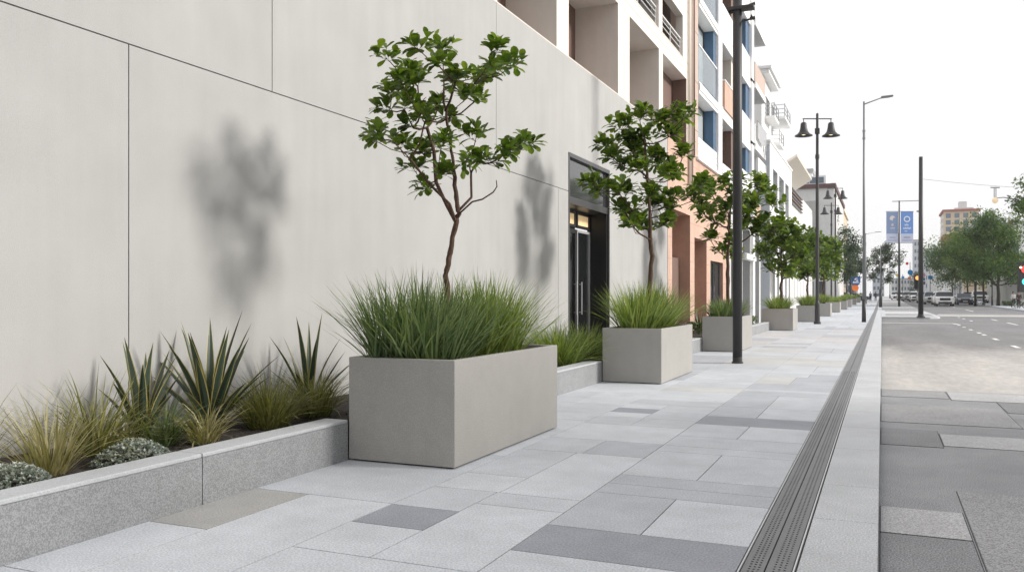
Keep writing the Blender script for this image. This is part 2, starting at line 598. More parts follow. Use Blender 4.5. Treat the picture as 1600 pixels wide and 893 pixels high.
# strip C, beside the drain
for s in ((XB, XC, 1.2, 4.31, 0), (XB, XC, 4.31, 4.88, 3), (-1.30, XC, 4.88, 5.83, 0), (XB, -1.30, 4.88, 5.83, 2), (XB, XC, 5.83, 6.15, 2),
          (XB, XC, 6.15, 6.48, 2), (XB, -1.29, 6.48, 7.60, 1), (-1.29, XC, 6.48, 7.60, 1), (XB, XC, 7.60, 7.92, 1), (XB, XC, 7.92, 8.5, 1), (XB, -1.3, 8.5, 9.38, 1),
          (-1.3, XC, 8.5, 9.38, 0), (XB, XC, 9.38, 10.05, 3), (XB, -1.32, 10.05, 11.0, 2), (-1.32, XC, 10.05, 11.0, 1), (XB, -1.32, 11.0, 12.38, 2),
          (-1.32, XC, 11.0, 12.38, 1), (XB, XC, 12.38, 12.9, 2), (XB, XC, 12.9, 13.2, 1)):
    pave(*s)
rg = random.Random(3)
for (x0, x1) in ((XA0, XA1), (XA1, XB), (XB, XC)):
    y = 13.2
    while y < 330:
        d = rg.choice((.6, .9, 1.3, 1.8, 2.4)) * (1 if y < 40 else 2.2)
        y2 = min(y + d, 330)
        if y < 90 < y2:
            y2 = 90
        pal = [0, 0, 0, 1, 1, 4, 4, 2] if y < 40 else [0, 0, 1, 0]
        if rg.random() < .3 and y < 45:
            xm = x0 + (x1 - x0) * rg.choice((.45, .5, .6))
            pave(x0, xm, y, y2, rg.choice(pal))
            pave(xm, x1, y, y2, rg.choice(pal))
        else:
            pave(x0, x1, y, y2, rg.choice(pal))
        y = y2
# planting side beyond the near beds and the verge up to the facades
y = 36.0
while y < 330:
    y2 = 90 if y < 90 < y + 6 else y + 6
    pave(-5.6, XA0, y, y2, rg.choice([0, 1, 1]))
    y = y2
struct(pv, 'pavement', PV)

kb = MB()
ks = [1.5, 3.2, 4.42, 5.7, 6.75, 8.4, 9.8]
while ks[-1] < 330:
    s = ks[-1]
    n = s + (1.35 if s < 40 else 4)
    if s < 90 < n:
        n = 90
    ks.append(n)
for a, b in zip(ks, ks[1:]):
    za, zb = gz(a), gz(b)
    j = .004
    x0, x1 = XD + .02, XK
    p = [(x0, a + j, za), (x1, a + j, za), (x1, b - j, zb), (x0, b - j, zb)]
    q = [(x, y_, z - .14) for x, y_, z in p]
    kb.grid(p + q, [(0, 1, 2, 3), (4, 5, 1, 0), (5, 6, 2, 1), (6, 7, 3, 2), (7, 4, 0, 3)])
struct(kb, 'kerb', M['kerbstone'], bevel=.006)

# drainage channel: two perforated grates between pale edge rails
dr = thing('drainage_channel', 'long dark perforated steel drain grate running along the pavement kerb', 'drain', (0, 0, 0))
xm = (XC + XD) / 2
for (xa, xb) in ((XC + .018, xm - .004), (xm + .004, XD - .004)):
    gm = MB()
    wd = xb - xa
    cols = [xa, xa + wd * .26, xa + wd * .26 + .012, xa + wd * .47, xa + wd * .47 + .012, xa + wd * .68, xa + wd * .68 + .012, xb]
    for k in range(0, 8, 2):                                   # solid strips
        gm.box(cols[k], cols[k + 1], 2.5, 90, -.008, -.002)
        strip(gm, cols[k], cols[k + 1], 90, 330, -.002)
    for k in (1, 3, 5):                                        # punched strips
        y = 2.5
        while y < 17:
            gm.box(cols[k], cols[k + 1], y, y + .024, -.008, -.002)
            y += .042
        strip(gm, cols[k], cols[k + 1], y, 330, -.002)
    gm.build('grate', M['steel'], dr)
rm = MB()
for (xa, xb) in ((XC + .004, XC + .012), (XD + .003, XD + .011)):
    rm.box(xa, xb, 2.5, 90, -.01, .003)
    strip(rm, xa, xb, 90, 330, .002)
rm.build('edge_rail', M['rail'], dr)
vm = MB()
strip(vm, XC, XD, 2.5, 330, -.0105)
vm.build('channel_bed', M['void'], dr)

# median island beyond the parking bays, and the far pavement
isl = MB()
x0, x1 = .9, 3.55
poly = [(-.02, 61.8), (2.9, 61.8), (3.35, 62.3), (3.55, 63.2), (3.62, 66), (3.5, 90)]
def island(mb, poly, z1, mi, dz=0):
    n = len(poly)
    mb.face([(x, y_, gz(y_) + z1) for x, y_ in poly], mi)
    for i in range(n):
        (xa, ya), (xb, yb) = poly[i], poly[(i + 1) % n]
        mb.face([(xa, ya, gz(ya) - .2), (xb, yb, gz(yb) - .2), (xb, yb, gz(yb) + z1), (xa, ya, gz(ya) + z1)], mi)
island(isl, poly + [(-.02, 90)], .012, 0)
isl2 = [(.25, 62.3), (2.8, 62.3), (3.1, 62.7), (3.3, 63.4), (3.36, 66), (3.3, 84), (.25, 84)]
isl.face([(x, y_, .017) for x, y_ in isl2], 1)
for y0_, y1_ in ((65.5, 72), (84.5, 89.5)):
    isl.face([(.25, y0_, .0215), (3.3, y0_, .0215), (3.3, y1_, .0215), (.25, y1_, .0215)], 2)
strip(isl, -.02, 3.4, 90, 104, .0, 2)
strip(isl, -.02, 3.4, 104, 106, .004, 0)
strip(isl, -.02, 3.4, 106, 150, .0, 2)
strip(isl, -.02, 3.4, 150, 330, .0, 1)
struct(isl, 'median_island', [M['kerbstone'], PV[4], M['darkpave2']])

rp = MB()
for a, b in ((84, 90), (90, 130), (130, 200), (200, 330)):
    rp.grid([(12.4, a, gz(a) + .02), (40, a, gz(a) + .02), (40, b, gz(b) + .02), (12.4, b, gz(b) + .02),
             (12.4, a, gz(a) - .2), (40, a, gz(a) - .2), (40, b, gz(b) - .2), (12.4, b, gz(b) - .2)],
            [(0, 1, 2, 3), (4, 5, 1, 0), (3, 7, 4, 0)])
struct(rp, 'far_pavement', PV[1])

# ------------------------------------------------------------------ facades
FX = -5.6


def facade(mb, X, y0, y1, z0, z1, ops, t, mi=0, mir=None):
    """Wall facing +X with rectangular openings; t is its thickness, mir the material of the reveals."""
    if mir is None:
        mir = mi
    Y = sorted({y0, y1, *[v for o in ops for v in o[:2]]})
    Z = sorted({z0, z1, *[v for o in ops for v in o[2:4]]})
    Y = [v for v in Y if y0 <= v <= y1]
    Z = [v for v in Z if z0 <= v <= z1]

    def hole(a, b):
        cy, cz = (Y[a] + Y[a + 1]) / 2, (Z[b] + Z[b + 1]) / 2
        return any(o[0] < cy < o[1] and o[2] < cz < o[3] for o in ops)
    ny, nz = len(Y) - 1, len(Z) - 1
    for a in range(ny):
        for b in range(nz):
            if hole(a, b):
                continue
            ya, yb, za, zb = Y[a], Y[a + 1], Z[b], Z[b + 1]
            mb.face([(X, ya, za), (X, yb, za), (X, yb, zb), (X, ya, zb)], mi)
            mb.face([(X - t, ya, za), (X - t, ya, zb), (X - t, yb, zb), (X - t, yb, za)], mi)
            for (na, nb, pts) in ((a - 1, b, [(X, ya, za), (X, ya, zb), (X - t, ya, zb), (X - t, ya, za)]),
                                  (a + 1, b, [(X, yb, za), (X - t, yb, za), (X - t, yb, zb), (X, yb, zb)]),
                                  (a, b - 1, [(X, ya, za), (X - t, ya, za), (X - t, yb, za), (X, yb, za)]),
                                  (a, b + 1, [(X, ya, zb), (X, yb, zb), (X - t, yb, zb), (X - t, ya, zb)])):
                out_ = not (0 <= na < ny and 0 <= nb < nz)
                if out_:
                    mb.face(pts, mi)
                elif hole(na, nb):
                    mb.face(pts, mir)


def window(parent, X, y0, y1, z0, z1, ncol=1, nrow=1, fm='black', gm='glass', fw=.05, name='window', depth=.05):
    """Framed window facing +X: the frame mesh is the part, its pane a sub-part."""
    f = MB()
    f.box(X - depth, X, y0, y1, z0, z0 + fw)
    f.box(X - depth, X, y0, y1, z1 - fw, z1)
    f.box(X - depth, X, y0, y0 + fw, z0 + fw, z1 - fw)
    f.box(X - depth, X, y1 - fw, y1, z0 + fw, z1 - fw)
    for k in range(1, ncol):
        yc = y0 + (y1 - y0) * k / ncol
        f.box(X - depth, X - .004, yc - fw / 2, yc + fw / 2, z0 + fw, z1 - fw)
    for k in range(1, nrow):
        zc = z0 + (z1 - z0) * k / nrow
        f.box(X - depth, X - .007, y0 + fw, y1 - fw, zc - fw / 2, zc + fw / 2)
    fo = f.build(name, M[fm], parent)
    p = MB()
    p.box(X - depth + .005, X - depth + .02, y0 + .003, y1 - .003, z0 + .003, z1 - .003)
    p.build('pane', M[gm], fo)
    return fo


# --- building A: rendered wall with a beige loggia storey above
A = thing('rendered_building', 'pale rendered wall with dark doorway and beige open loggias above, beside the planters', 'building', (0, 0, 0))
ZJ, ZT = 3.44, 6.05
DY0, DY1, DZ1 = 15.67, 18.32, 4.17
bk = MB()
facade(bk, FX - .03, -6, 24.0, -.1, ZT - .02, [(DY0, DY1, .05, DZ1)], .22)
bk.build('wall_joint', M['render_joint'], A)
j = .0058
wl = MB()
def panel(y0, y1, z0, z1, ops=()):
    facade(wl, FX, y0 + j, y1 - j, z0 + j, z1 - j, list(ops), .045)
panel(-6, 1.7, -.1, ZJ); panel(1.7, 5.09, -.1, ZJ); panel(5.09, 15.08, -.1, ZJ)
panel(15.08, DY0 + j, -.1, ZJ); panel(-6, 1.9, ZJ, ZT); panel(1.9, 6.86, ZJ, ZT); panel(6.86, 12.26, ZJ, ZT)
facade(wl, FX, 12.26 + j, DY0, ZJ + j, ZT - j, [], .045)
facade(wl, FX, DY0, DY1, DZ1, ZT - j, [], .045)
facade(wl, FX, DY1, 23.98, -.1, ZT - j, [], .045)
wl.build('wall', M['render'], A)
cp = MB()
cp.box(FX - .6, FX - .25, -6, 24.0, ZT - .06, ZT - .03)
cp.build('ledge', M['offwhite'], A)
# loggia storeys
up = MB()
OPS = [(7.0, 11.7, ZT + .02, 8.17), (12.3, 15.0, ZT + .02, 8.17), (15.67, 19.06, ZT + .02, 8.17), (20.04, 23.0, ZT + .02, 8.17)]
OP4 = (23.46, 26.6, 6.0, 8.17)
OPU = [(8.0, 14.2, 8.72, 10.0), (14.6, 18.8, 8.72, 10.0), (19.2, 22.98, 8.72, 10.0), (23.4, 26.05, 8.72, 10.0),
       (8.0, 14.2, 11.3, 13.0), (14.6, 18.8, 11.3, 13.0), (19.2, 22.98, 11.3, 13.0), (23.4, 26.05, 11.3, 13.0)]
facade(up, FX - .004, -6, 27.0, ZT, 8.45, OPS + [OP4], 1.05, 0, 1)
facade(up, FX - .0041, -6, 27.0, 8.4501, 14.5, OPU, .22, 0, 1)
up.build('loggia_facade', [M['beige'], M['beige_in']], A)
rv = MB()                                     # shallow band joints and storey lines
for z in (8.42, 8.68, 10.3, 11.0):
    rv.box(FX - .03, FX - .0008, -6, 27.0, z, z + .012)
for y in (19.55, 23.22):
    rv.box(FX - .03, FX - .0006, y, y + .012, ZT, 8.68)
rv.build('cladding_joint', M['pinkstrip'], A)
bw = MB()
bw.box(FX - 1.3, FX - 1.06, -6, 27.0, ZT - .05, 8.44)
bw.box(FX - 1.3, FX - .60, -6, 27.0, 8.46, 14.5, 1)
bw.box(FX - .80, FX - .46, OP4[0], OP4[1], 5.9, 8.3)
bw.build('loggia_back_wall', [M['brown'], M['charcoal']], A)
for (a, b) in ((12.9, 14.2), (16.2, 17.4), (20.5, 21.9)):
    window(A, FX - 1.0, a, b, ZT + .02, 7.75, 1, 1, 'charcoal', 'glass')
window(A, FX - .38, 23.5, 24.9, 6.1, 8.1, 1, 1, 'offwhite', 'glasspale')
lin = MB()
lin.box(FX - .455, FX - .02, 26.58, 26.597, 6.0, 8.168)
lin.build('brown_reveal', M['brown'], A)
for (a, b) in ((8.0, 14.2), (14.6, 18.8), (19.2, 22.98), (23.4, 26.05)):
    for z0 in (8.72, 11.3):
        rl = MB()
        for dz in (.12, .30, .46):
            rl.tube([(FX - .10, a, z0 + dz), (FX - .10, b, z0 + dz)], .016, 6)
        rl.box(FX - .13, FX - .07, a, b, z0 + .56, z0 + .60)
        nn = max(2, int((b - a) / 1.3))
        for k in range(nn + 1):
            y = a + .03 + (b - a - .06) * k / nn
            rl.box(FX - .118, FX - .082, y - .018, y + .018, z0, z0 + .56)
        rl.build('railing', M['offwhite'], A)
for y, r, mm in ((26.78, .05, 'beige'), (27.12, .045, 'pinkstrip'), (27.40, .04, 'brown')):
    dp = MB()
    dp.tube([(FX + .06, y, 4.9 if mm != 'brown' else 5.9), (FX + .06, y, 14.5)], r, 8)
    dp.build('downpipe', M[mm], A, smooth=True)

# doorway of building A
dz0 = .30
dp_ = FX - .40
pn = MB()
pn.box(FX - .10, FX - .06, DY0 + .03, DY1 - .03, 3.36, DZ1 - .05)
pn.build('smoked_panel', M['panelglass'], A)
jm = MB()
jm.box(FX - .5, FX + .012, DY0 - .03, DY0 + .03, .1, DZ1)          # outer frame
jm.box(FX - .5, FX + .012, DY1 - .03, DY1 + .03, .1, DZ1)
jm.box(FX - .5, FX + .014, DY0 - .03, DY1 + .03, DZ1 - .05, DZ1 + .03)
jm.box(dp_ - .08, FX - .02, DY0 + .03, DY1 - .03, 3.22, 3.36)
jm.build('door_surround', M['charcoal'], A)
dk = MB()
dk.box(dp_ - .02, FX - .03, DY1 - .09, DY1 - .031, .1, 3.22)
dk.box(dp_ - .55, dp_ - .4, DY0, DY1, .1, 3.3)
dk.build('entrance_lining', M['black'], A)
for k, (a, b) in enumerate(((DY0 + .04, 17.26), (17.32, 18.2))):
    d = window(A, dp_, a, b, .12, 2.82, 1, 1, 'black' if k == 0 else 'rail', 'doorglass', .09 if k == 0 else .055, 'door')
    h = MB()
    yy = b - .14 if k == 0 else a + .12
    h.tube([(dp_ + .06, yy, 1.0), (dp_ + .06, yy, 1.7)], .014, 8)
    h.tube([(dp_, yy, 1.05), (dp_ + .06, yy, 1.05)], .01, 6)
    h.tube([(dp_, yy, 1.65), (dp_ + .06, yy, 1.65)], .01, 6)
    h.build('handle', M['rail'], d)
    window(A, dp_ + .001, a, b, 2.86, 3.21, 1, 1, 'black', 'warmlit', .06, 'transom')
sp = MB()
sp.lathe([(.0, .0), (.06, 0), (.06, -.02), (.0, -.021)], 12, (FX - .2, 15.95, 3.98))
sp.build('ceiling_light', M['bulb'], A)

# --- building B: terracotta base, blue and white apartments above
B = thing('terracotta_apartment_building', 'terracotta based apartment block with blue fins and glass balconies above', 'apartment building', (0, 0, 0))
tb = MB()
RO = [(24.56, 27.1, 0, 3.95), (27.79, 29.88, 0, 3.3), (30.61, 33.2, 0, 2.66)]
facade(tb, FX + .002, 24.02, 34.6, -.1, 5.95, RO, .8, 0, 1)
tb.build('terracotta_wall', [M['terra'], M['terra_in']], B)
tj = MB()
for k in range(1, 10):                        # coursing lines of the stone
    z = k * .62
    segs = [(24.02, 34.6)]
    for o in RO:
        if z < o[3]:
            segs = [s for (a, b) in segs for s in ((a, min(b, o[0])), (max(a, o[1]), b)) if s[1] > s[0]]
    for a, b in segs:
        tj.box(FX - .02, FX + .0045, a, b, z, z + .008)
tj.build('stone_joint', M['terra_in'], B)
tr_ = MB()
tr_.box(FX - .95, FX - .79, 24.3, 30.2, -.1, 4.1)
tr_.box(FX - .8, FX - .35, 24.58, 27.08, 0, 2.6, 1)
tr_.build('recess_back', [M['terra_in'], M['brown']], B)
window(B, FX - .12, 30.61, 33.2, 0.1, 2.66, 2, 1, 'charcoal', 'glass', .07, 'shop_window')
# ground floor grey bay
gb = MB()
facade(gb, FX - .01, 34.6, 44.4, -.1, 5.95, [(35.2, 37.6, 0, 3.6), (38.3, 40.6, 0, 4.4), (41.5, 43.8, 0, 4.4)], .9, 0, 1)
gb.build('grey_bay', [M['offwhite'], M['grey']], B)
gk = MB()
gk.box(FX - 1.1, FX - .905, 34.6, 44.4, 0, 5.0)
gk.build('recess_back', M['grey'], B)
gl = MB()
gl.box(FX, FX + .25, 37.2, 40.8, 3.0, 3.25)
gl.box(FX - .005, FX + .12, 40.75, 41.35, 0, 5.95)
gl.build('white_pilaster', M['white'], B)
tp = MB()
tp.box(FX - .2, FX + .006, 41.4, 44.4, 4.5, 5.9)
tp.build('terracotta_panel', M['terra'], B)
# upper storeys
mass = MB()
mass.box(FX - 6, FX - .9, 27.02, 44.7, 5.95, 17.5)
mass.box(FX - .9, FX - .55, 28.3, 44.7, 5.95, 17.5, 0)
mass.build('wall', M['offwhite'], B)
st = MB()
st.box(FX - .9, FX + .02, 27.45, 28.3, 5.95, 17.5)
st.build('edge_strip', M['pinkstrip'], B)
for k in range(6):
    stj = MB()
    stj.box(FX - .1, FX + .0225, 27.45, 28.3, 6.8 + 1.6 * k, 6.815 + 1.6 * k)
    stj.build('strip_joint', M['brown'], B)
LV = [(5.95, 8.1), (8.5, 10.98), (11.38, 13.9), (14.3, 16.8)]
for i, (z0, z1) in enumerate(LV):
    # bay 1
    window(B, FX - .34, 28.35, 31.2, z0 + .05, z1, 2, 1, 'charcoal', 'glasspale', .06)
    fn = MB()
    fn.box(FX - .36, FX - .004, 31.2, 31.68, z0, z1)
    fn.build('blue_fin', M['blue'], B)
    sl = MB()
    sl.box(FX - .5, FX + .06, 28.3, 31.75, z1, z1 + (.40 if i < 3 else .6))
    sl.box(FX + .055, FX + .09, 28.3, 31.75, z1 + .12, z1 + .34)
    sl.build('floor_slab', M['white'], B)
    if i == 0:
        sd = MB()
        for k in range(3):
            sd.box(FX - .06, FX + .03 - .0 * k, 28.3, 31.7, z0 + .01 + k * .24, z0 + .225 + k * .24)
        sd.box(FX - .06, FX + .10, 28.0, 36.0, z0 - .07, z0 + .005)
        sd.build('siding_board', M['white'], B)
    else:
        bg_ = MB()
        bg_.box(FX + .02, FX + .035, 28.32, 31.66, z0 + .08, z0 + 1.2)
        bg_.build('balcony_glass', M['balglass'], B)
        hr = MB()
        hr.box(FX + .005, FX + .05, 28.3, 31.7, z0 + 1.2, z0 + 1.25)
        hr.build('handrail', M['white'], B)
    # white pilaster and its return
    pl = MB()
    pl.box(FX - .5, FX + .09, 31.76, 32.55, z0, z1 + .4)
    pl.build('white_pilaster', M['white'], B)
    # bay 2
    window(B, FX - .42, 32.6, 35.2, z0 + .02, z1 - .1, 2, 1, 'brown', 'glass', .08)
    br = MB()
    br.box(FX - .5, FX - .01, 35.2, 35.75, z0, z1 - .02, 0 if i % 2 == 0 else 1)
    br.build('brown_reveal', [M['brown'], M['beige_in']], B)
    s2 = MB()
    s2.box(FX - .5, FX + .10, 32.55, 36.3, z1 - .02, z1 + .42)
    s2.build('floor_slab', M['white'], B)
    bp = MB()
    if i == 1:
        bp.box(FX + .02, FX + .16, 32.7, 36.2, z0 - .02, z0 + 1.02, 0)
        bp.box(FX + .01, FX + .18, 32.66, 36.24, z0 + 1.02, z0 + 1.07, 1)
    elif i == 0:
        bp.box(FX + .02, FX + .10, 32.6, 36.2, z0, z0 + .45, 1)
    else:
        bp.box(FX + .02, FX + .10, 32.6, 36.2, z0, z0 + 1.05, 1)
    bp.build('balcony_panel', [M['terra'], M['white']], B)
    # bay 3 : pilaster, glazed strip, blue fin
    p3 = MB()
    p3.box(FX - .5, FX + .04, 36.3, 37.6, z0 - .1, z1 + .42)
    p3.build('white_pilaster', M['white'], B)
    window(B, FX - .12, 37.6, 38.9, z0 + 1.0, z1 - .05, 1, 1, 'white', 'glassblue', .07)
    b3 = MB()
    b3.box(FX - .5, FX + .02, 37.6, 40.3, z0, z0 + 1.0)
    b3.build('spandrel', M['white'], B)
    b3 = MB()
    b3.box(FX - .5, FX + .05, 37.6, 40.3, z1 - .05, z1 + .40)
    b3.build('floor_slab', M['white'], B)
    f3 = MB()
    f3.box(FX - .5, FX - .02, 39.3, 40.3, z0 + 1.0, z1 - .05)
    f3.build('blue_fin', M['blue'], B)
    # bay 4 : deep balcony
    p4 = MB()
    p4.box(FX - .5, FX + .12, 40.3, 41.0, z0 - .1, z1 + .42)
    p4.build('white_pilaster', M['white'], B)
    s4 = MB()
    s4.box(FX - .5, FX + .20, 41.0, 44.7, z1 + .15, z1 + .42)
    s4.build('floor_slab', M['white'], B)
    r4 = MB()
    if i != 0:
        r4.box(FX + .12, FX + .17, 41.0, 44.7, z0 + .0, z0 + .95, 0 if i != 2 else 1)
    else:
        r4.box(FX + .12, FX + .24, 41.6, 44.6, z0 + .9, z0 + 2.0, 0)
    r4.build('balcony_panel', [M['white'], M['pinkstrip']], B)
    window(B, FX - .52, 41.1, 44.5, z0 + .1, z1 - .1, 2, 1, 'charcoal', 'glass', .06)
lm = MB()                                     # washing on a second-floor balcony
rr = random.Random(5)
for k in range(9):
    y = 41.2 + k * .36
    h = rr.uniform(.5, .95)
    lm.box(FX + .26, FX + .29, y, y + .28, 9.55 - h, 9.55, 0)
lm.tube([(FX + .275, 41.0, 9.57), (FX + .275, 44.6, 9.57)], .012, 5, 1)
lm.build('laundry_line', [M['cloth'], M['pole']], B)

# --- building C : white modern block, with a taller balconied block on its roof line
Cb = thing('white_modern_building', 'white modern building with three tall windows and striped ground floor', 'building', (0, 0, 0))
cw = MB()
CW = [(49.6, 51.9, 6.4, 8.55), (52.7, 55.4, 6.4, 8.55), (56.2, 58.4, 6.4, 8.55), (49.6, 51.9, 3.7, 5.5), (52.7, 55.4, 3.7, 5.5), (56.2, 58.4, 3.7, 5.5)]
facade(cw, FX, 48.2, 60.4, -.1, 9.8, CW + [(49.4 + 2.2 * k, 50.6 + 2.2 * k, 0, 3.2) for k in range(5)], .8, 0, 1)
cw.build('wall', [M['white'], M['offwhite']], Cb)
cs = MB()
cs.box(FX - 10, FX - .02, 48.16, 48.2, -.1, 9.65)
cs.box(FX - 10, FX - .81, 48.21, 60.4, -.1, 9.5)
cs.build('side_wall', M['palegrey'], Cb)
for o in CW:
    window(Cb, FX - .55, o[0], o[1], o[2], o[3], 1, 1, 'grey', 'glassblue', .08)
cr = MB()
cr.box(FX - 10.05, FX + .05, 48.1, 60.5, 9.802, 9.92)
cr.build('parapet', M['white'], Cb)
cg = MB()
cg.box(FX - .7, FX - .6, 49.0, 60.3, 0, 3.3)
cg.build('shopfront_back', M['grey'], Cb)

D = thing('balconied_white_building', 'tall white building with small projecting balconies and cornice, behind the white block', 'building', (0, 0, 0))
dw = MB()
dw.box(FX - 9, FX - .45, 48.3, 52.6, 9.93, 13.6)
dw.box(FX - 9, FX - .75, 52.6, 62.0, 9.93, 12.9)
dw.build('wall', M['white'], D)
dc = MB()
dc.box(FX - .5, FX - .05, 48.2, 53.0, 13.61, 13.80)
dc.box(FX - .5, FX + .08, 48.1, 53.1, 13.81, 13.95)
dc.box(FX - 9, FX - .5, 48.2, 52.7, 13.61, 14.0)
dc.build('cornice', M['white'], D)
for (ya, yb, zz, pr) in ((49.6, 51.8, 11.35, .10), (53.2, 56.5, 12.0, .30), (52.8, 55.0, 10.4, .05)):
    bb = MB()
    bb.box(FX - .8, FX + pr, ya, yb, zz, zz + .16)
    o = bb.build('balcony', M['white'], D)
    bb = MB()
    for q in range(3):
        bb.tube([(FX + pr - .04, ya, zz + .35 + q * .25), (FX + pr - .04, yb, zz + .35 + q * .25)], .02, 5)
        bb.tube([(FX - .5, ya + .03, zz + .35 + q * .25), (FX + pr - .04, ya + .03, zz + .35 + q * .25)], .02, 5)
    for yy in (ya + .03, (ya + yb) / 2, yb - .03):
        bb.box(FX + pr - .06, FX + pr - .02, yy - .02, yy + .02, zz + .16, zz + .9)
    bb.build('railing', M['grey'], o)
    window(D, FX - .40 if yb < 52.6 else FX - .7, ya + .3, yb - .3, zz + .18, zz + 1.35, 2, 1, 'grey', 'glass', .06)
# --- building E : grey block under a slanted cream canopy
E_ = thing('canopied_grey_building', 'grey building under a slanted cream roof canopy with striped louvres', 'building', (0, 0, 0))
ew = MB()
ew.box(FX - 10, FX - .35, 61.2, 84, -.1, 9.3)
ew.box(FX - .35, FX - .1, 63, 84, 4.5, 6.9)
ew.build('wall', M['offwhite'], E_)
ec = MB()
ec.prism([(FX - 1.0, 10.1), (FX + .30, 10.9), (FX + .32, 11.05), (FX - 1.0, 10.3)], 'y', 60.9, 74)
ec.build('canopy', M['cream'], E_)
for k in range(5):
    el = MB()
    el.box(FX - .34, FX - .22, 61.4, 72, 8.0 + k * .26, 8.08 + k * .26)
    el.build('louvre', M['brown' if k % 2 else 'charcoal'], E_)
window(E_, FX - .33, 66, 82, 1.2, 3.9, 6, 1, 'grey', 'glass', .1)

# --- building F : broad pale block facing the camera with ribbon windows on top
F = thing('pale_office_building', 'pale office block with brown cornice and ribbon windowed penthouse', 'office building', (0, 0, 0))
fw_ = MB()
fw_.box(-24, -5.4, 112, 140, 0, 14.74)
fw_.build('wall', M['offwhite'], F)
fp = MB()
fp.box(-13, -7.2, 111.92, 111.999, 7.5, 13.2)
fp.build('wall_panel', M['greylow'], F)
fc = MB()
fc.box(-24.3, -5.2, 111.7, 140.3, 14.75, 15.25)
fc.build('cornice', surf('brown_cornice', (.13, .075, .07), .8), F)
ft = MB()
ft.box(-24, -6.4, 113, 139, 15.26, 16.45)
ft.box(-24, -8.2, 115, 135, 16.46, 17.1)
ft.build('penthouse', M['white'], F)
for k in range(8):
    xx = -13.6 + k * .88
    fr = MB()
    fr.box(xx, xx + .78, 112.96, 113.02, 15.5, 16.25)
    fr.build('window', M['glassblue'], F)
fg = MB()
fg.box(-24, -8.0, 114.6, 135.2, 17.11, 17.6)
fg.build('roof', M['grey'], F)
for k in range(3):
    fr = MB()
    fr.box(-13.4 + k * 1.3, -12.4 + k * 1.3, 114.95, 115.02, 16.6, 17.0)
    fr.build('window', M['glassblue'], F)
fl = MB()
for k in range(5):
    fl.box(-13 + k * 1.4, -12 + k * 1.4, 111.9, 112.0, .1, 3.2)
fl.build('shopfront', M['glass'], F)

G = thing('tan_brick_building', 'narrow tan building seen past the pale office block', 'building', (0, 0, 0))
gw = MB()
gw.box(-16, -6.6, 165, 190, 0, 17)
gw.build('wall', M['tan'], G)
gw = MB()
gw.box(-16.2, -6.3, 164.8, 190.2, 17.01, 17.6)
gw.build('cornice', M['cream'], G)
for k in range(4):
    for q in range(3):
        a = MB()
        a.box(-6.6, -6.56, 167 + q * 6, 170 + q * 6, 3 + k * 3.4, 5 + k * 3.4)
        a.build('window', M['glassblue'], G)


def block(name, label, x0, x1, y0, y1, h, wm='offwhite', rows=0, cols=0, gm='glassblue', roofm='grey', z0=0, side=None):
    t = thing(name, label, 'building', (0, 0, 0))
    b = MB()
    b.box(x0, x1, y0, y1, z0 - 1, h)
    b.build('wall', M[wm], t)
    b = MB()
    b.box(x0 - .2, x1 + .2, y0 - .2, y1 + .2, h + .01, h + .5)
    b.build('roof', M[roofm], t)
    for r in range(rows):
        for c in range(cols):
            wv = (x1 - x0) / cols
            hh = (h - z0) / rows
            b = MB()
            b.box(x0 + wv * (c + .22), x0 + wv * (c + .78), y0 - .04, y0 + .02, z0 + hh * (r + .3), z0 + hh * (r + .78))
            b.build('window', M[gm], t)
    return t


# --- right-hand side and skyline
T = thing('tan_tower', 'tan tower with red lower storeys and flat cornice, above the street trees', 'tower', (0, 0, 0))
ty = 340
TX0, TX1 = 20.3, 31.3
def tbox(name, mat, *a):
    b = MB()
    b.box(*a)
    return b.build(name, M[mat], T)
tbox('red_base', 'brickred', TX0, TX1, ty, ty + 20, 0, 23.6)
tbox('wall', 'tan', TX0, TX1, ty, ty + 20, 23.61, 31.4)
tbox('cornice', 'brickred', TX0 - .5, TX1 + .5, ty - .6, ty + 20.6, 31.41, 32.1)
tbox('roof_plant', 'offwhite', 24, 30, ty + 4, ty + 14, 32.11, 33.0)
tbox('roof_plant', 'offwhite', 25.5, 28, ty + 6, ty + 10, 33.01, 35.4)
tbox('band', 'cream', TX0 - .15, TX1 + .15, ty - .15, ty + 20.2, 23.4, 23.8)
for r in range(3):
    for c in range(4):
        wv = (TX1 - TX0) / 4
        tbox('window', 'glassblue', TX0 + wv * (c + .22), TX0 + wv * (c + .78), ty - .08, ty + .02, 24.4 + 2.35 * r, 26.0 + 2.35 * r)
    for c in range(3):
        tbox('window', 'glassblue', TX0 - .08, TX0 + .02, ty + 2 + c * 6, ty + 5 + c * 6, 24.4 + 2.35 * r, 26.0 + 2.35 * r)

Gb = thing('gabled_grey_building', 'plain grey building with a sloped gable beside the tan tower', 'building', (0, 0, 0))
a = MB()
a.prism([(23.9, 0), (28.9, 0), (28.9, 25.2), (27.4, 25.2), (25.6, 23.6), (25.2, 23.9), (23.9, 22)], 'y', 270, 300)
a.build('wall', M['grey'], Gb)
a = MB()
a.box(24.5, 28.3, 269.95, 270.02, 12.5, 14)
a.build('window', M['glassblue'], Gb)

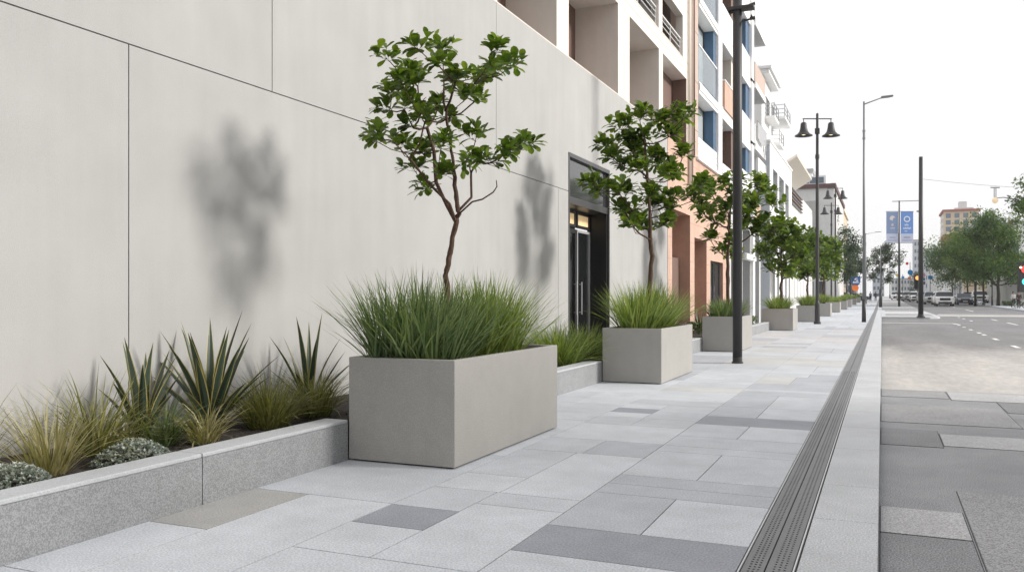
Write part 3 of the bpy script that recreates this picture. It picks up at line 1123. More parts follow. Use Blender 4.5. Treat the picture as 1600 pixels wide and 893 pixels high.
Wb = thing('white_flat_roof_building', 'white flat roofed building with one dark red roof hatch, behind right street trees', 'building', (0, 0, 0))
a = MB()
a.box(19.2, 60, 180, 215, 0, 14.6)
a.build('wall', M['white'], Wb)
a = MB()
a.box(19.0, 60, 179.8, 215, 14.61, 15.0)
a.build('roof', M['palegrey'], Wb)
a = MB()
a.box(21.3, 22.0, 179.7, 181, 14.2, 15.3)
a.build('roof_hatch', surf('dull_red_hatch', (.26, .11, .12), .8), Wb)
for k in range(5):
    a = MB()
    a.box(21 + k * 3, 23 + k * 3, 179.93, 180.02, 9, 11.0)
    a.build('window', M['glassblue'], Wb)

Lw = thing('low_concrete_building', 'low grey brown concrete building behind the right street trees', 'building', (0, 0, 0))
a = MB()
a.box(14.9, 40, 128, 150, 0, 6.2)
a.build('wall', M['greylow'], Lw)
a = MB()
a.box(14.8, 40, 127.8, 150.2, 6.21, 6.7)
a.build('roof', M['grey'], Lw)
a = MB()
for k in range(6):
    a.box(16.2 + k * 2.2, 16.26 + k * 2.2, 127.93, 128.0, 0, 6.2)
a.box(19.4, 22.6, 127.9, 128.0, 3.6, 3.8)
a.build('pilaster', M['grey'], Lw)

Mx = thing('low_cream_building', 'low cream building with orange shopfronts behind parked cars', 'building', (0, 0, 0))
a = MB()
a.box(14.6, 40, 190, 220, 0, 7)
a.build('wall', M['cream'], Mx)
for k in range(4):
    a = MB()
    a.box(14.55, 14.62, 192 + k * 7, 197 + k * 7, 1.0, 4.2)
    a.build('shop_window', M['glass'], Mx)
for k in range(5):
    a = MB()
    a.box(15 + k * 2.4, 16.8 + k * 2.4, 189.9, 190.02, 1.2, 4.4)
    a.build('shop_window', M['tan' if k < 3 else 'glass'], Mx)
a = MB()
a.box(14.4, 40, 189.8, 220.2, 7.01, 7.4)
a.build('roof', M['offwhite'], Mx)

block('beige_street_building', 'pale three storey building beyond the traffic signals', 12.7, 19.5, 245, 290, 11.2, 'offwhite', 3, 4, 'grey')
block('distant_pale_tower', 'slim pale blue tower far down the street', 14.6, 17.5, 470, 490, 29, 'palegrey', 8, 2)
block('distant_grey_block', 'grey office block at the far end of the street', 19, 32, 520, 545, 27, 'palegrey', 6, 5)
block('distant_white_block', 'low white building closing the street end', 4.5, 16, 480, 500, 10, 'offwhite', 3, 8)
block('distant_tan_block', 'small grey block left of the street end', -4, 1, 430, 450, 13, 'palegrey', 4, 3)
block('grey_corner_building', 'plain blue grey corner building beyond the left sign', -17, -5.2, 215, 245, 9.5, 'palegrey', 2, 4)
block('cream_arcade_building', 'cream arcade building behind the far planters', -20, -7.4, 142, 160, 6.2, 'cream', 1, 6, 'glass')


Ob = thing('added_shade_building', 'low beige building added out of view across the road to shade the near pavement', 'building', (0, 0, 0))  # unseen block, added and sized to shade the near pavement and wall
a = MB()
a.box(15, 34, -40, 15.6, -.1, 8.9)
a.box(15.3, 34, -40, 4.5, 8.901, 16.0)
a.build('wall', M['cream'], Ob)  # wall of the added unseen building
for k in range(11):
    a = MB()
    a.box(14.96, 15.02, -36 + k * 5, -33 + k * 5, 3.9, 6.4)
    a.build('window', M['glass'], Ob)  # windows of the added unseen building
    a = MB()
    a.box(14.96, 15.02, -36.6 + k * 5, -32.6 + k * 5, .3, 2.9)
    a.build('shop_window', M['glass'], Ob)  # shop windows of the added unseen building
a = MB()
a.box(14.8, 15.4, -40, 15.7, 8.6, 9.05)
a.build('cornice', M['offwhite'], Ob)

# ------------------------------------------------------------------ low granite wall and planting bed
bd = MB()
for a_, b_ in ((0.2, 15.5), (15.5, 35.9)):
    n = 60
    bd.face([(-5.65, a_, .28), (-4.40, a_, .28), (-4.40, b_, .28), (-5.65, b_, .28)])
struct(bd, 'soil', M['soil'])
lw = thing('low_granite_wall', 'low speckled granite wall edging the planting bed', 'low wall', (0, 0, 0))
LWX0, LWX1, LWZ = -4.41, -4.18, .345
for a_, b_ in ((0.6, 4.405), (4.413, 6.105), (8.50, 13.28), (15.72, 21.68), (24.1, 35.85)):
    k = MB()
    k.box(LWX0, LWX1, a_, b_, -.05, LWZ - .03)
    o = k.build('wall_block', M['granite'], lw)
    k = MB()
    k.box(LWX0, LWX1, a_, b_, LWZ - .03 + .0004, LWZ)
    k.build('coping', M['granite_top'], o, bevel=.008)
k = MB()
k.box(LWX0 + .01, LWX1 - .02, 4.40, 4.42, -.05, LWZ - .02)
k.build('mortar_joint', M['render_joint'], lw)
mc = MB()                                        # bark chips on the soil
rr = random.Random(2)
for k in range(2600):
    x, y = rr.uniform(-5.58, -4.44), rr.uniform(1.2, 7)
    s = rr.uniform(.006, .02)
    a = rr.uniform(0, PI)
    z = .283 + rr.uniform(0, .012)
    dx, dy = math.cos(a) * s, math.sin(a) * s
    t_ = rr.uniform(-.5, .5) * s
    mc.face([(x - dx, y - dy, z - t_), (x + dy * .5, y - dx * .5, z + t_ * .3), (x + dx, y + dy, z + t_), (x - dy * .5, y + dx * .5, z)], 0, rr.random())
tag(mc.build('mulch', leafy('bark_mulch', (.03, .025, .022), (.06, .048, .04), (.11, .09, .075), .9, 0)), 'dark bark mulch scattered over the bed soil', 'mulch', kind='stuff')

# ------------------------------------------------------------------ planters
PL = [(-4.175, -3.16, 6.11, 8.48), (-4.175, -3.2, 13.3, 15.7), (-4.175, -3.26, 21.7, 24.0), (-4.5, -3.28, 35.9, 38.0)]
for y in (48.3, 62.2, 76.6, 92, 107, 126, 150, 178):
    PL.append((-4.25, -3.24, y, y + 2))
PLAB = ['large pale concrete planter box nearest on the pavement, holding the biggest bare trunked tree',
        'pale concrete planter box beside the dark doorway',
        'pale concrete planter box just left of the dark foreground pole',
        'pale concrete planter box between the dark pole and the twin lamp',
        'pale concrete planter box partly behind the twin lamp post',
        'sixth pale concrete planter box in the row, beyond the twin lamp',
        'seventh pale concrete planter box in the row along the pavement',
        'eighth pale concrete planter box in the row along the pavement',
        'ninth pale concrete planter box in the row along the pavement',
        'small looking tenth concrete planter box far along the pavement',
        'second farthest concrete planter box at the row end',
        'farthest concrete planter box at the row end']
PH = .88
for i, (x0, x1, y0, y1) in enumerate(PL):
    cx, cy = (x0 + x1) / 2, (y0 + y1) / 2
    z = gz(cy)
    t = thing('planter', PLAB[i], 'planter', (cx, cy, z), 0, 'concrete planters along the pavement')
    hx, hy, wt = (x1 - x0) / 2, (y1 - y0) / 2, .055
    b = MB()
    P = [(-hx, -hy), (hx, -hy), (hx, hy), (-hx, hy)]
    Q = [(-hx + wt, -hy + wt), (hx - wt, -hy + wt), (hx - wt, hy - wt), (-hx + wt, hy - wt)]
    pts = [(x, y, .012) for x, y in P] + [(x, y, PH) for x, y in P] + [(x, y, PH) for x, y in Q] + [(x, y, PH - .2) for x, y in Q]
    fs = [(0, 3, 2, 1)]
    for k in range(4):
        q = (k + 1) % 4
        fs += [(k, q, q + 4, k + 4), (k + 4, q + 4, q + 8, k + 8), (k + 8, q + 8, q + 12, k + 12)]
    b.grid(pts, fs)
    b.build('box', M['concrete'], t, bevel=.007)
    b = MB()
    b.box(-hx + .03, hx - .03, -hy + .03, hy - .03, 0, .013)
    b.build('foot', M['black'], t)
    b = MB()
    b.box(-hx + wt + .001, hx - wt - .001, -hy + wt + .001, hy - wt - .001, PH - .19, PH - .06)
    b.build('soil', M['soil'], t)


# ------------------------------------------------------------------ grasses
def blade(mb, p, az, lean, L, w, curl, rnd, mi=0, n=4, twist=0.0):
    x, y, z = p
    ca, sa = math.cos(az), math.sin(az)
    px, py = -sa, ca
    pts = []
    ang = lean
    for k in range(n + 1):
        f = k / n
        ww = w * (1 - f ** 1.8) * .5 + .0002
        tw = twist * f
        ox, oy, oz = px * math.cos(tw), py * math.cos(tw), math.sin(tw)
        pts.append((x - ox * ww, y - oy * ww, z - oz * ww))
        pts.append((x + ox * ww, y + oy * ww, z + oz * ww))
        d = L / n
        x += ca * math.sin(ang) * d
        y += sa * math.sin(ang) * d
        z += math.cos(ang) * d
        ang += curl / n
    mb.grid(pts, [(2 * k, 2 * k + 1, 2 * k + 3, 2 * k + 2) for k in range(n)], mi, rnd)


def tuft(mb, cx, cy, z, n, rx, ry, L, w, rs, lean=(.05, .75), curl=(.2, .9), mi=0, spread=1.0):
    for k in range(n):
        a = rs.uniform(0, 2 * PI)
        r = math.sqrt(rs.random())
        dx, dy = math.cos(a) * r * rx, math.sin(a) * r * ry
        az = math.atan2(dy / max(ry, .01) + rs.gauss(0, .35), dx / max(rx, .01) + rs.gauss(0, .35))
        le = lean[0] + (lean[1] - lean[0]) * (r ** 1.2) * rs.uniform(.4, 1.2)
        blade(mb, (cx + dx, cy + dy, z), az, le, L * rs.uniform(.62, 1.1), w * rs.uniform(.7, 1.25),
              rs.uniform(*curl), min(1, max(0, rs.gauss(.5, .25))), mi, 4, rs.uniform(-.8, .8))


rs = random.Random(11)
z1 = PH - .06
gm = MB()
x0, x1, y0, y1 = PL[0]
for (cx, cy, n, L) in ((-3.70, 6.50, 520, .82), (-3.92, 6.42, 260, .82), (-3.50, 6.48, 200, .66), (-3.72, 7.15, 420, .78)):
    tuft(gm, cx, cy, z1, n, .20, .26, L, .018, rs, (.02, .85), (.02, .55))
tag(gm.build('ornamental_grass', M['grass']), 'dense blue green grass around the big tree in the nearest planter', 'ornamental grass', 'grasses growing in the planters')
gm = MB()
for (cx, cy, n, L) in ((-3.68, 7.65, 420, .84), (-3.72, 8.0, 380, .82), (-3.55, 7.9, 180, .70)):
    tuft(gm, cx, cy, z1, n, .20, .26, L, .018, rs, (.02, .85), (.02, .55))
tag(gm.build('ornamental_grass', M['grassy']), 'yellow green grass at the far end of the nearest planter', 'ornamental grass', 'grasses growing in the planters')
GL = ['yellow green grass filling the planter beside the doorway', 'short green grass filling the planter left of the dark pole',
      'green grass filling the planter between the dark pole and twin lamp']
for i in (1, 2, 3):
    x0, x1, y0, y1 = PL[i]
    gm = MB()
    cx, cy = (x0 + x1) / 2, (y0 + y1) / 2
    n = (1150, 900, 800)[i - 1]
    for q in (-.5, 0, .5):
        tuft(gm, cx - .04, cy + q * (y1 - y0) * .55, z1, n // 3, .30, .38, (.88, .58, .66)[i - 1], .018 + .004 * i, rs, (.03, .9), (.05, .6))
    tag(gm.build('ornamental_grass', M['grassy'] if i != 2 else M['grass']), GL[i - 1], 'ornamental grass', 'grasses growing in the planters')
gproto = MB()
for q in (-.55, 0, .55):
    tuft(gproto, 0, q, PH - .06, 240, .36, .36, .62, .03, rs, (.05, 1.0), (.1, .8))
gp = None
gl_ = ['green grass filling the planter behind the twin lamp post'] + ['green grass tuft in the %s planter of the row' % s for s in
       ('sixth', 'seventh', 'eighth', 'ninth', 'tenth', 'second farthest', 'farthest')]
for i in range(4, 12):
    x0, x1, y0, y1 = PL[i]
    loc = ((x0 + x1) / 2, (y0 + y1) / 2, gz(y0))
    if gp is None:
        gp = gproto.build('ornamental_grass', M['grassy'])
        o = gp
        tag(o, gl_[0], 'ornamental grass', 'grasses growing in the planters')
    else:
        o = gp.copy()
        COL.objects.link(o)
        o['label'] = gl_[i - 4]
    o.location = loc
    o.rotation_euler = (0, 0, PI * (i % 2))
    o.scale = (1, 1, 1 + .08 * (i % 3))

# bed plants
def bed_tuft(name, label, cat, x, y, n, L, w, mats, rr_=.10, lean=(.05, 1.0), curl=(.5, 1.7), z=.285, group='sedge tufts in the planting bed'):
    m = MB()
    tuft(m, 0, 0, 0, n, rr_, rr_, L, w, rs, lean, curl)
    o = m.build(name, M[mats], loc=(x, y, z))
    return tag(o, label, cat, group)


bed_tuft('sedge_tuft', 'straw and olive sedge nearest the picture edge, in front of the green tuft', 'grass tuft', -4.80, 3.74, 150, .60, .012, 'blond', .12, (.05, .95), (.3, 1.2))
bed_tuft('sedge_tuft', 'small olive sedge against the wall at the near bed end', 'grass tuft', -5.25, 3.55, 90, .62, .010, 'olive', .12)
bed_tuft('sedge_tuft', 'tall green sedge between straw sedge and the small sword plant', 'grass tuft', -5.08, 4.32, 170, .70, .013, 'olive', .13, (.05, .95), (.4, 1.5))
bed_tuft('sedge_tuft', 'thin straw sedge behind the silver mound', 'grass tuft', -5.12, 4.62, 90, .46, .010, 'blond', .10)
bed_tuft('sedge_tuft', 'pale straw sedge at the foot of the large sword plant', 'grass tuft', -4.72, 5.0, 110, .44, .012, 'blond', .10)
bed_tuft('sedge_tuft', 'grey green sedge at the foot of the small sword plant', 'grass tuft', -4.92, 4.80, 110, .46, .014, 'grass', .09)
bed_tuft('sedge_tuft', 'golden olive sedge clump left of the nearest planter', 'grass tuft', -4.80, 5.82, 420, .56, .011, 'olive', .17, (.05, .9), (.3, 1.4))
bed_tuft('sedge_tuft', 'olive sedge clump tucked behind the nearest planter corner', 'grass tuft', -4.86, 6.55, 340, .60, .011, 'olive', .16, (.05, 1.0), (.5, 1.6))
bed_tuft('sedge_tuft', 'bright yellow green grass in the bed between first two planters', 'grass tuft', -4.85, 13.0, 700, .80, .016, 'grassy', .35, (.05, 1.0), (.3, 1.1))
bed_tuft('sedge_tuft', 'yellow green grass in the bed in front of the dark doorway', 'grass tuft', -4.88, 14.4, 650, .74, .016, 'grassy', .35, (.05, 1.0), (.3, 1.1))


def sword_plant(x, y, n, L, w, label, seed, tilt=.75):
    r = random.Random(seed)
    m = MB()
    for k in range(n):
        az = k * 2.4 + r.uniform(-.3, .3)
        f = k / n
        lean = .06 + tilt * f * r.uniform(.75, 1.15)
        LL = L * (1.05 - .35 * f) * r.uniform(.85, 1.1)
        ca, sa = math.cos(az), math.sin(az)
        q = (-sa, ca)
        px, py, pz = ca * .03, sa * .03, 0
        ang = lean
        pts = []
        N = 6
        for i in range(N + 1):
            t = i / N
            ww = w * (.55 + .45 * math.sin(min(t * 2.2, 1.57))) * (1 - t ** 2.6) * .5 + .0003
            e = ww * .80
            fold = ww * .45
            nx, ny, nz = -ca * math.cos(ang), -sa * math.cos(ang), math.sin(ang)
            for s, h in ((-ww, fold), (-e, fold * .8), (0, 0), (e, fold * .8), (ww, fold)):
                pts.append((px + q[0] * s + nx * h, py + q[1] * s + ny * h, pz + nz * h))
            d = LL / N
            px += ca * math.sin(ang) * d
            py += sa * math.sin(ang) * d
            pz += math.cos(ang) * d
            ang += r.uniform(.0, .09)
        fs, mi = [], []
        for i in range(N):
            for c in range(4):
                a = i * 5 + c
                fs.append((a, a + 1, a + 6, a + 5))
                mi.append(1 if c in (0, 3) else 0)
        m.grid(pts, fs, mi, r.random())
    o = m.build('sword_plant', [M['sword'], M['swordedge']], loc=(x, y, .285))
    return tag(o, label, 'sword plant', 'sword leaved plants in the planting bed')


sword_plant(-5.16, 4.82, 15, .78, .085, 'smaller dark sword leaved plant with yellow edges, beside the wall joint', 4, .55)
sword_plant(-5.15, 5.52, 28, .95, .09, 'largest dark sword leaved plant with yellow edges and fanned leaves', 9, .95)
sword_plant(-5.18, 6.9, 13, .90, .07, 'dark sword leaved plant behind the golden sedge', 13, .75)


def mound(x, y, rx, ry, h, n, label, seed):
    r = random.Random(seed)
    m = MB()
    for k in range(n):
        a, u = r.uniform(0, 2 * PI), math.sqrt(r.random())
        px, py = math.cos(a) * u * rx, math.sin(a) * u * ry
        pz = h * (1 - u * u) * r.uniform(.55, 1.05) + .01
        for q in range(5):
            az = r.uniform(0, 2 * PI)
            el = r.uniform(.1, 1.2)
            L = r.uniform(.014, .028)
            d = Vector((math.cos(az) * math.cos(el), math.sin(az) * math.cos(el), math.sin(el)))
            s = d.cross(Vector((0, 0, 1))).normalized() * L * .32
            p = Vector((px, py, pz))
            m.face([p, p + d * L * .55 + s, p + d * L, p + d * L * .55 - s], 0, r.random() * (.4 + .6 * pz / h))
    o = m.build('silver_shrub', M['silver'], loc=(x, y, .285))
    return tag(o, label, 'shrub', 'silver leaved mounds in the planting bed')


mound(-4.66, 4.26, .17, .30, .125, 800, 'silver leaved mound below the small sword plant', 3)
mound(-4.67, 3.40, .15, .23, .12, 650, 'silver leaved mound at the picture edge', 8)

hd = MB()
r = random.Random(21)
def hedge(mb, x0, x1, y0, y1, z0, z1, n, s):
    for k in range(n):
        p = Vector((r.uniform(x0, x1), r.uniform(y0, y1), z0 + (z1 - z0) * math.sqrt(r.random())))
        a = Vector((r.gauss(0, 1), r.gauss(0, 1), r.gauss(0, 1))).normalized() * s * r.uniform(.6, 1.2)
        b = a.orthogonal().normalized() * s * .5
        mb.face([p - a, p + b, p + a, p - b], 0, r.random())
for a_, b_, lab in ((16.4, 21.2, 'low clipped hedge between second and third planters'), (24.6, 34.5, 'low clipped hedge beyond the third planter')):
    hm = MB()
    hedge(hm, -5.3, -4.46, a_, b_, .28, .62, 5000, .045)
    tag(hm.build('hedge', M['hedge']), lab, 'hedge', 'clipped hedges in the bed')
sword_plant(-4.9, 25.0, 12, .8, .06, 'dark sword leaved plant right of the dark foreground pole', 31, .6)


# ------------------------------------------------------------------ trees
def leaf(mb, p, d, up, L, W, rnd):
    s = d.cross(up)
    if s.length < 1e-3:
        s = d.orthogonal()
    s.normalize()
    n = s.cross(d)
    f = .22 * W
    def pt(t, w, bend):
        return p + d * (L * t) + s * (w * W) + n * (abs(w) * f - bend * L)
    pts = [p, pt(.32, -.30, .015), pt(.32, 0, .0), pt(.32, .30, .015), pt(.68, -.50, .06), pt(.68, 0, .04), pt(.68, .50, .06),
           pt(.90, -.34, .11), pt(.90, 0, .10), pt(.90, .34, .11), pt(1.0, 0, .13)]
    mb.grid(pts, [(0, 2, 1), (0, 3, 2), (1, 2, 5, 4), (2, 3, 6, 5), (4, 5, 8, 7), (5, 6, 9, 8), (7, 8, 10), (8, 9, 10)], 0, rnd)


def grow(trunk, clusters, rseed, tip=.0035, limbs=()):
    """Joins every cluster to the nearest lower branch; returns chains with radii for tubes, and twig directions."""
    r = random.Random(rseed)
    nodes = [Vector(p) for p in trunk]
    par = [i - 1 for i in range(len(trunk))]
    load = [0.0] * len(nodes)
    for lb in limbs:
        prev = min(range(len(nodes)), key=lambda i: (nodes[i] - Vector(lb[0])).length)
        for p in lb[1:]:
            nodes.append(Vector(p))
            par.append(prev)
            load.append(1.0)
            prev = len(nodes) - 1
    base_n = max(2, int(len(trunk) * .45))
    cl = sorted([Vector(c) for c in clusters], key=lambda c: (c - nodes[len(trunk) - 1]).length * .3 + min((c - n).length for n in nodes))
    ends = []
    for c in cl:
        best, bi = 1e9, 0
        for i, n in enumerate(nodes):
            if i < base_n:
                continue
            d = (c - n).length
            dz = c.z - n.z
            cost = d + (max(0, .25 * d - dz)) * 1.6
            if cost < best:
                best, bi = cost, i
        n = nodes[bi]
        d = c - n
        prev = bi
        k = max(2, int(d.length / .14))
        for q in range(1, k + 1):
            f = q / k
            p = n + d * f
            bow = math.sin(f * PI) * d.length
            p = p + Vector((r.gauss(0, .03), r.gauss(0, .03), -.10)) * bow
            nodes.append(p)
            par.append(prev)
            load.append(0.0)
            prev = len(nodes) - 1
        load[prev] += 3.0
        ends.append((c, (nodes[prev] - nodes[par[prev]]).normalized()))
    for i in range(len(nodes) - 1, 0, -1):
        # children always come after their parents
        load[par[i]] += load[i]
    rad = [tip * max(1.0, l) ** .5 for l in load]
    return nodes, par, rad, ends, len(trunk)


def planter_tree(name, label, loc, trunk, clusters, seed, leaves=26, L=.10, crad=.16, rbase=.035, tip=.0032, limbs=(), bare=(), mat='leaf', group='small trees in the planters', sub=2):
    t = thing(name, label, 'tree', loc, 0, group)
    r = random.Random(seed)
    nodes, par, rad, ends, nt_ = grow(trunk, clusters, seed, tip, limbs)
    m = MB()
    k = rbase / max(rad[0], 1e-6)
    for i in range(nt_):
        rad[i] = rbase * (1 - .55 * i / nt_) if i < nt_ * .55 else min(rad[i] * 1.1, rbase * .5)
    # trunk with slight irregularity
    pts, rr_ = [], []
    for i in range(nt_ - 1):
        for q in range(4):
            f = q / 4
            pts.append(nodes[i].lerp(nodes[i + 1], f) + Vector((r.gauss(0, .006), r.gauss(0, .006), 0)))
            rr_.append((rad[i] * (1 - f) + rad[i + 1] * f) * r.uniform(.9, 1.14))
    pts.append(nodes[nt_ - 1])
    rr_.append(rad[nt_ - 1])
    m.tube(pts, rr_, 8)
    for i in range(nt_, len(nodes)):
        a, b = nodes[par[i]], nodes[i]
        m.tube([a, b], [min(rad[par[i]], rad[i] * 1.15), rad[i]], 6, cap=False)
    for bl in bare:
        n = len(bl)
        m.tube([Vector(p) for p in bl], [.009 * (1 - .6 * i / n) for i in range(n)], 6)
    cm = MB()
    up = Vector((0, 0, 1))
    for (c, dr_) in ends:
        cr = crad * r.uniform(.8, 1.15)
        for q in range(leaves // 6):
            d = (dr_ * .7 + Vector((r.gauss(0, .75), r.gauss(0, .75), abs(r.gauss(.25, .5))))).normalized()
            ln = cr * r.uniform(.45, 1.05)
            p1 = c + d * ln
            m.tube([c - d * .01, c + d * ln * .5 + Vector((0, 0, -.01)), p1], [tip * .75, tip * .6, tip * .35], 4, cap=False)
            for s in range(6):
                az = s * 2 * PI / 5 + r.uniform(-.4, .4)
                o = d.orthogonal().normalized()
                o2 = d.cross(o)
                side = o * math.cos(az) + o2 * math.sin(az)
                back = 0 if s < 3 else ln * r.uniform(.15, .8)
                ld = (d * r.uniform(.25, .8) + side * r.uniform(.6, 1.0) + Vector((0, 0, r.uniform(-.1, .25)))).normalized()
                ll = L * r.uniform(.7, 1.15)
                hh = min(1, max(0, .5 * r.random() + .5 * r.random()))
                leaf(cm, p1 - d * back, ld, up, ll, ll * r.uniform(.54, .68), hh)
    m.build('trunk', M['bark'], t, smooth=True)
    cm.build('crown', M[mat], t)
    return t


def at(px, z, px0, d, r, depth=None, sc=.5):
    """Lateral offset (metres across the line of sight) turned into a point of a roundish crown."""
    a = (px - px0) * d / 1330.0
    b = r.uniform(-sc, sc) if depth is None else depth
    return (a * C - b * S, a * S + b * C, z)


r1 = random.Random(40)
D1 = 7.75
T1C = [(605, 80), (630, 90), (660, 85), (690, 72), (720, 85), (745, 95), (770, 90), (795, 95), (620, 115), (650, 120), (690, 110), (735, 125),
       (775, 115), (600, 150), (625, 150), (655, 160), (690, 150), (725, 155), (640, 180), (665, 185), (577, 195), (595, 205), (620, 215),
       (645, 215), (670, 210), (690, 222), (640, 245), (660, 275), (685, 265), (725, 232), (745, 242), (763, 246), (783, 232), (800, 217), (826, 203),
       (740, 205), (700, 95), (675, 135), (712, 125), (757, 108), (635, 135), (605, 130), (640, 100)]
def zz(py, d):
    return 1.4 + (462 - py) * d / 1330.0
def spread(px, py, r, w, cz, hz):
    """depth range of a round crown at this place"""
    return w
cl = []
for (px, py) in T1C:
    wide = .55 if py < 160 else .38
    cl.append(at(px, zz(py, D1) - .88, 697, D1, r1, None, wide))
tk = [at(px, zz(py, D1) - .8, 697, D1, r1, 0) for px, py in ((697, 560), (697, 490), (693, 430), (698, 395), (709, 345), (713, 328), (708, 300), (704, 250), (700, 215), (692, 170), (690, 120))]
lim = [[at(px, zz(py, D1) - .8, 697, D1, r1, b) for px, py, b in ((709, 345, 0), (700, 318, -.05), (668, 287, -.1), (640, 250, -.14), (612, 222, -.15))],
       [at(px, zz(py, D1) - .8, 697, D1, r1, b) for px, py, b in ((713, 328, 0), (733, 305, .08), (732, 268, .12), (727, 240, .14))],
       [at(px, zz(py, D1) - .8, 697, D1, r1, b) for px, py, b in ((709, 345, 0), (694, 318, .05), (676, 280, .12), (672, 230, .16), (660, 190, .2))]]
bar = [[at(px, zz(py, D1) - .8, 697, D1, r1, -.02) for px, py in ((712, 335), (735, 314), (751, 310), (768, 299), (774, 290), (773, 280))]]
planter_tree('planter_tree', 'largest small leaved tree with twisted trunk in the nearest planter', (-3.66, 6.95, .8), tk, cl, 5, 36, .115, .125, .030, .0024, lim, bar)

r2 = random.Random(41)
D2 = 14.75
T2 = [(1000, 180), (1030, 190), (1060, 185), (1080, 172), (975, 190), (990, 210), (1010, 205), (1045, 205), (955, 215), (1070, 235), (1040, 240), (1020, 235), (985, 245),
      (960, 240), (1000, 265), (1030, 270), (1055, 265), (1078, 288), (1100, 290), (942, 290), (965, 300), (985, 290), (1005, 305), (1030, 310),
      (1050, 315), (975, 325), (1000, 335), (1020, 345), (985, 348), (1040, 340), (927, 285), (1010, 230), (995, 225), (1060, 295)]
cl = [at(px, zz(py, D2) - .93, 1017, D2, r2, None, .7) for px, py in T2]
tk = [at(px, zz(py, D2) - .8, 1017, D2, r2, 0) for px, py in ((1015, 525), (1017, 460), (1021, 400), (1019, 375), (1018, 330), (1014, 280), (1010, 225))]
planter_tree('planter_tree', 'leafy young tree in the planter beside the doorway', (-3.69, 14.45, .8), tk, cl, 6, 60, .18, .23, .045, .0036)

r3 = random.Random(42)
D3 = 22.7
T3 = [(1095, 285), (1115, 290), (1140, 280), (1165, 285), (1187, 285), (1092, 310), (1110, 315), (1135, 305), (1160, 310), (1185, 320), (1097, 335),
      (1120, 340), (1145, 335), (1170, 345), (1110, 365), (1135, 370), (1157, 360), (1125, 385), (1145, 388), (1188, 350), (1195, 290), (1080, 298), (1128, 325), (1150, 320), (1172, 300),
      (1105, 300), (1150, 350)]
cl = [at(px, zz(py, D3) - 1.0, 1132, D3, r3, None, .95) for px, py in T3]
tk = [at(px, zz(py, D3) - .8, 1132, D3, r3, 0) for px, py in ((1131, 510), (1132, 450), (1131, 405), (1134, 370), (1136, 320))]
planter_tree('planter_tree', 'round young tree partly behind the dark foreground pole', (-3.72, 22.85, .8), tk, cl, 7, 60, .22, .34, .055, .005)

# the rest of the row: two shapes repeated
r4 = random.Random(43)
def round_tree(seed, label, loc, w, h0, h1, n, L, mat='leaffar', cr=.45):
    r = random.Random(seed)
    cl = []
    for k in range(n):
        a, u = r.uniform(0, 2 * PI), r.random() ** .5
        z = r.random()
        rad = w * (.55 + .45 * math.sin(PI * min(1, z * .9 + .15)))
        cl.append((math.cos(a) * u * rad, math.sin(a) * u * rad, h0 + (h1 - h0) * z))
    tk = [(0, 0, 0), (.03, 0, h0 * .35), (-.02, .04, h0 * .7), (.03, 0, h0 * .95), (0, .05, h0 + (h1 - h0) * .35), (.02, 0, h0 + (h1 - h0) * .7)]
    return planter_tree('planter_tree', label, loc, tk, cl, seed, 54, L, cr, .06, .006, mat=mat)
pa = round_tree(51, 'bushy young tree in the planter between dark pole and twin lamp', (-3.85, 36.95, .8), 1.05, 1.35, 3.35, 44, .24)
pb = round_tree(52, 'young tree in the planter behind the twin lamp post', (-3.75, 49.3, .8), 1.25, 1.5, 3.9, 40, .28)
for i, lab in ((5, 'young tree in the sixth planter of the row, farthest of the planter trees'),):
    x0, x1, y0, y1 = PL[i]
    copy_thing(pa if i % 2 else pb, ((x0 + x1) / 2, (y0 + y1) / 2, .8), 1.3 * i, lab, 1.12 + .06 * (i % 3))


def street_tree(name, label, loc, w, h0, h1, seed, nblob=26, nleaf=150, s=.17, mat='streetleaf', group='street trees in the distance', trunk_r=.16, lean=0.0):
    """Larger tree: forked trunk, crown of leaf clumps scattered through an uneven volume."""
    t = thing(name, label, 'tree', loc, 0, group)
    r = random.Random(seed)
    blobs = []
    for k in range(nblob):
        a, u = r.uniform(0, 2 * PI), r.random() ** .45
        z = r.random()
        rad = w * (.35 + .65 * math.sin(PI * (z * .82 + .14))) * r.uniform(.75, 1.1)
        blobs.append((math.cos(a) * u * rad + lean * z, math.sin(a) * u * rad, h0 + (h1 - h0) * z))
    tk = [(0, 0, 0), (.04, .02, h0 * .4), (-.03, .05, h0 * .75), (.05, 0, h0 + .1), (.0, .05, h0 + (h1 - h0) * .4), (.03, 0, h0 + (h1 - h0) * .75)]
    nodes, par, rad_, ends, nt_ = grow(tk, blobs, seed, .022)
    m = MB()
    for i in range(nt_):
        rad_[i] = trunk_r * (1 - .75 * i / nt_)
    m.tube(nodes[:nt_], rad_[:nt_], 8)
    for i in range(nt_, len(nodes)):
        m.tube([nodes[par[i]], nodes[i]], [min(rad_[par[i]], rad_[i] * 1.2), rad_[i]], 5, cap=False)
    cm = MB()
    for (c, d) in ends:
        br = w * r.uniform(.20, .36)
        tone = r.uniform(-.18, .18)
        for k in range(nleaf):
            v = Vector((r.gauss(0, 1), r.gauss(0, 1), r.gauss(0, .75))).normalized() * br * (r.random() ** .5)
            p = c + v
            a = (v * .6 + Vector((r.gauss(0, .5), r.gauss(0, .5), r.gauss(-.1, .4))) * br).normalized() * s * r.uniform(.6, 1.3)
            b = a.cross(Vector((r.gauss(0, .4), r.gauss(0, .4), 1))).normalized() * s * .42
            cm.face([p - a, p + b, p + a, p - b], 0, min(1, max(0, r.gauss(.45 + tone, .2))))
    m.build('trunk', M['bark2'], t, smooth=True)
    cm.build('crown', M[mat], t)
    return t


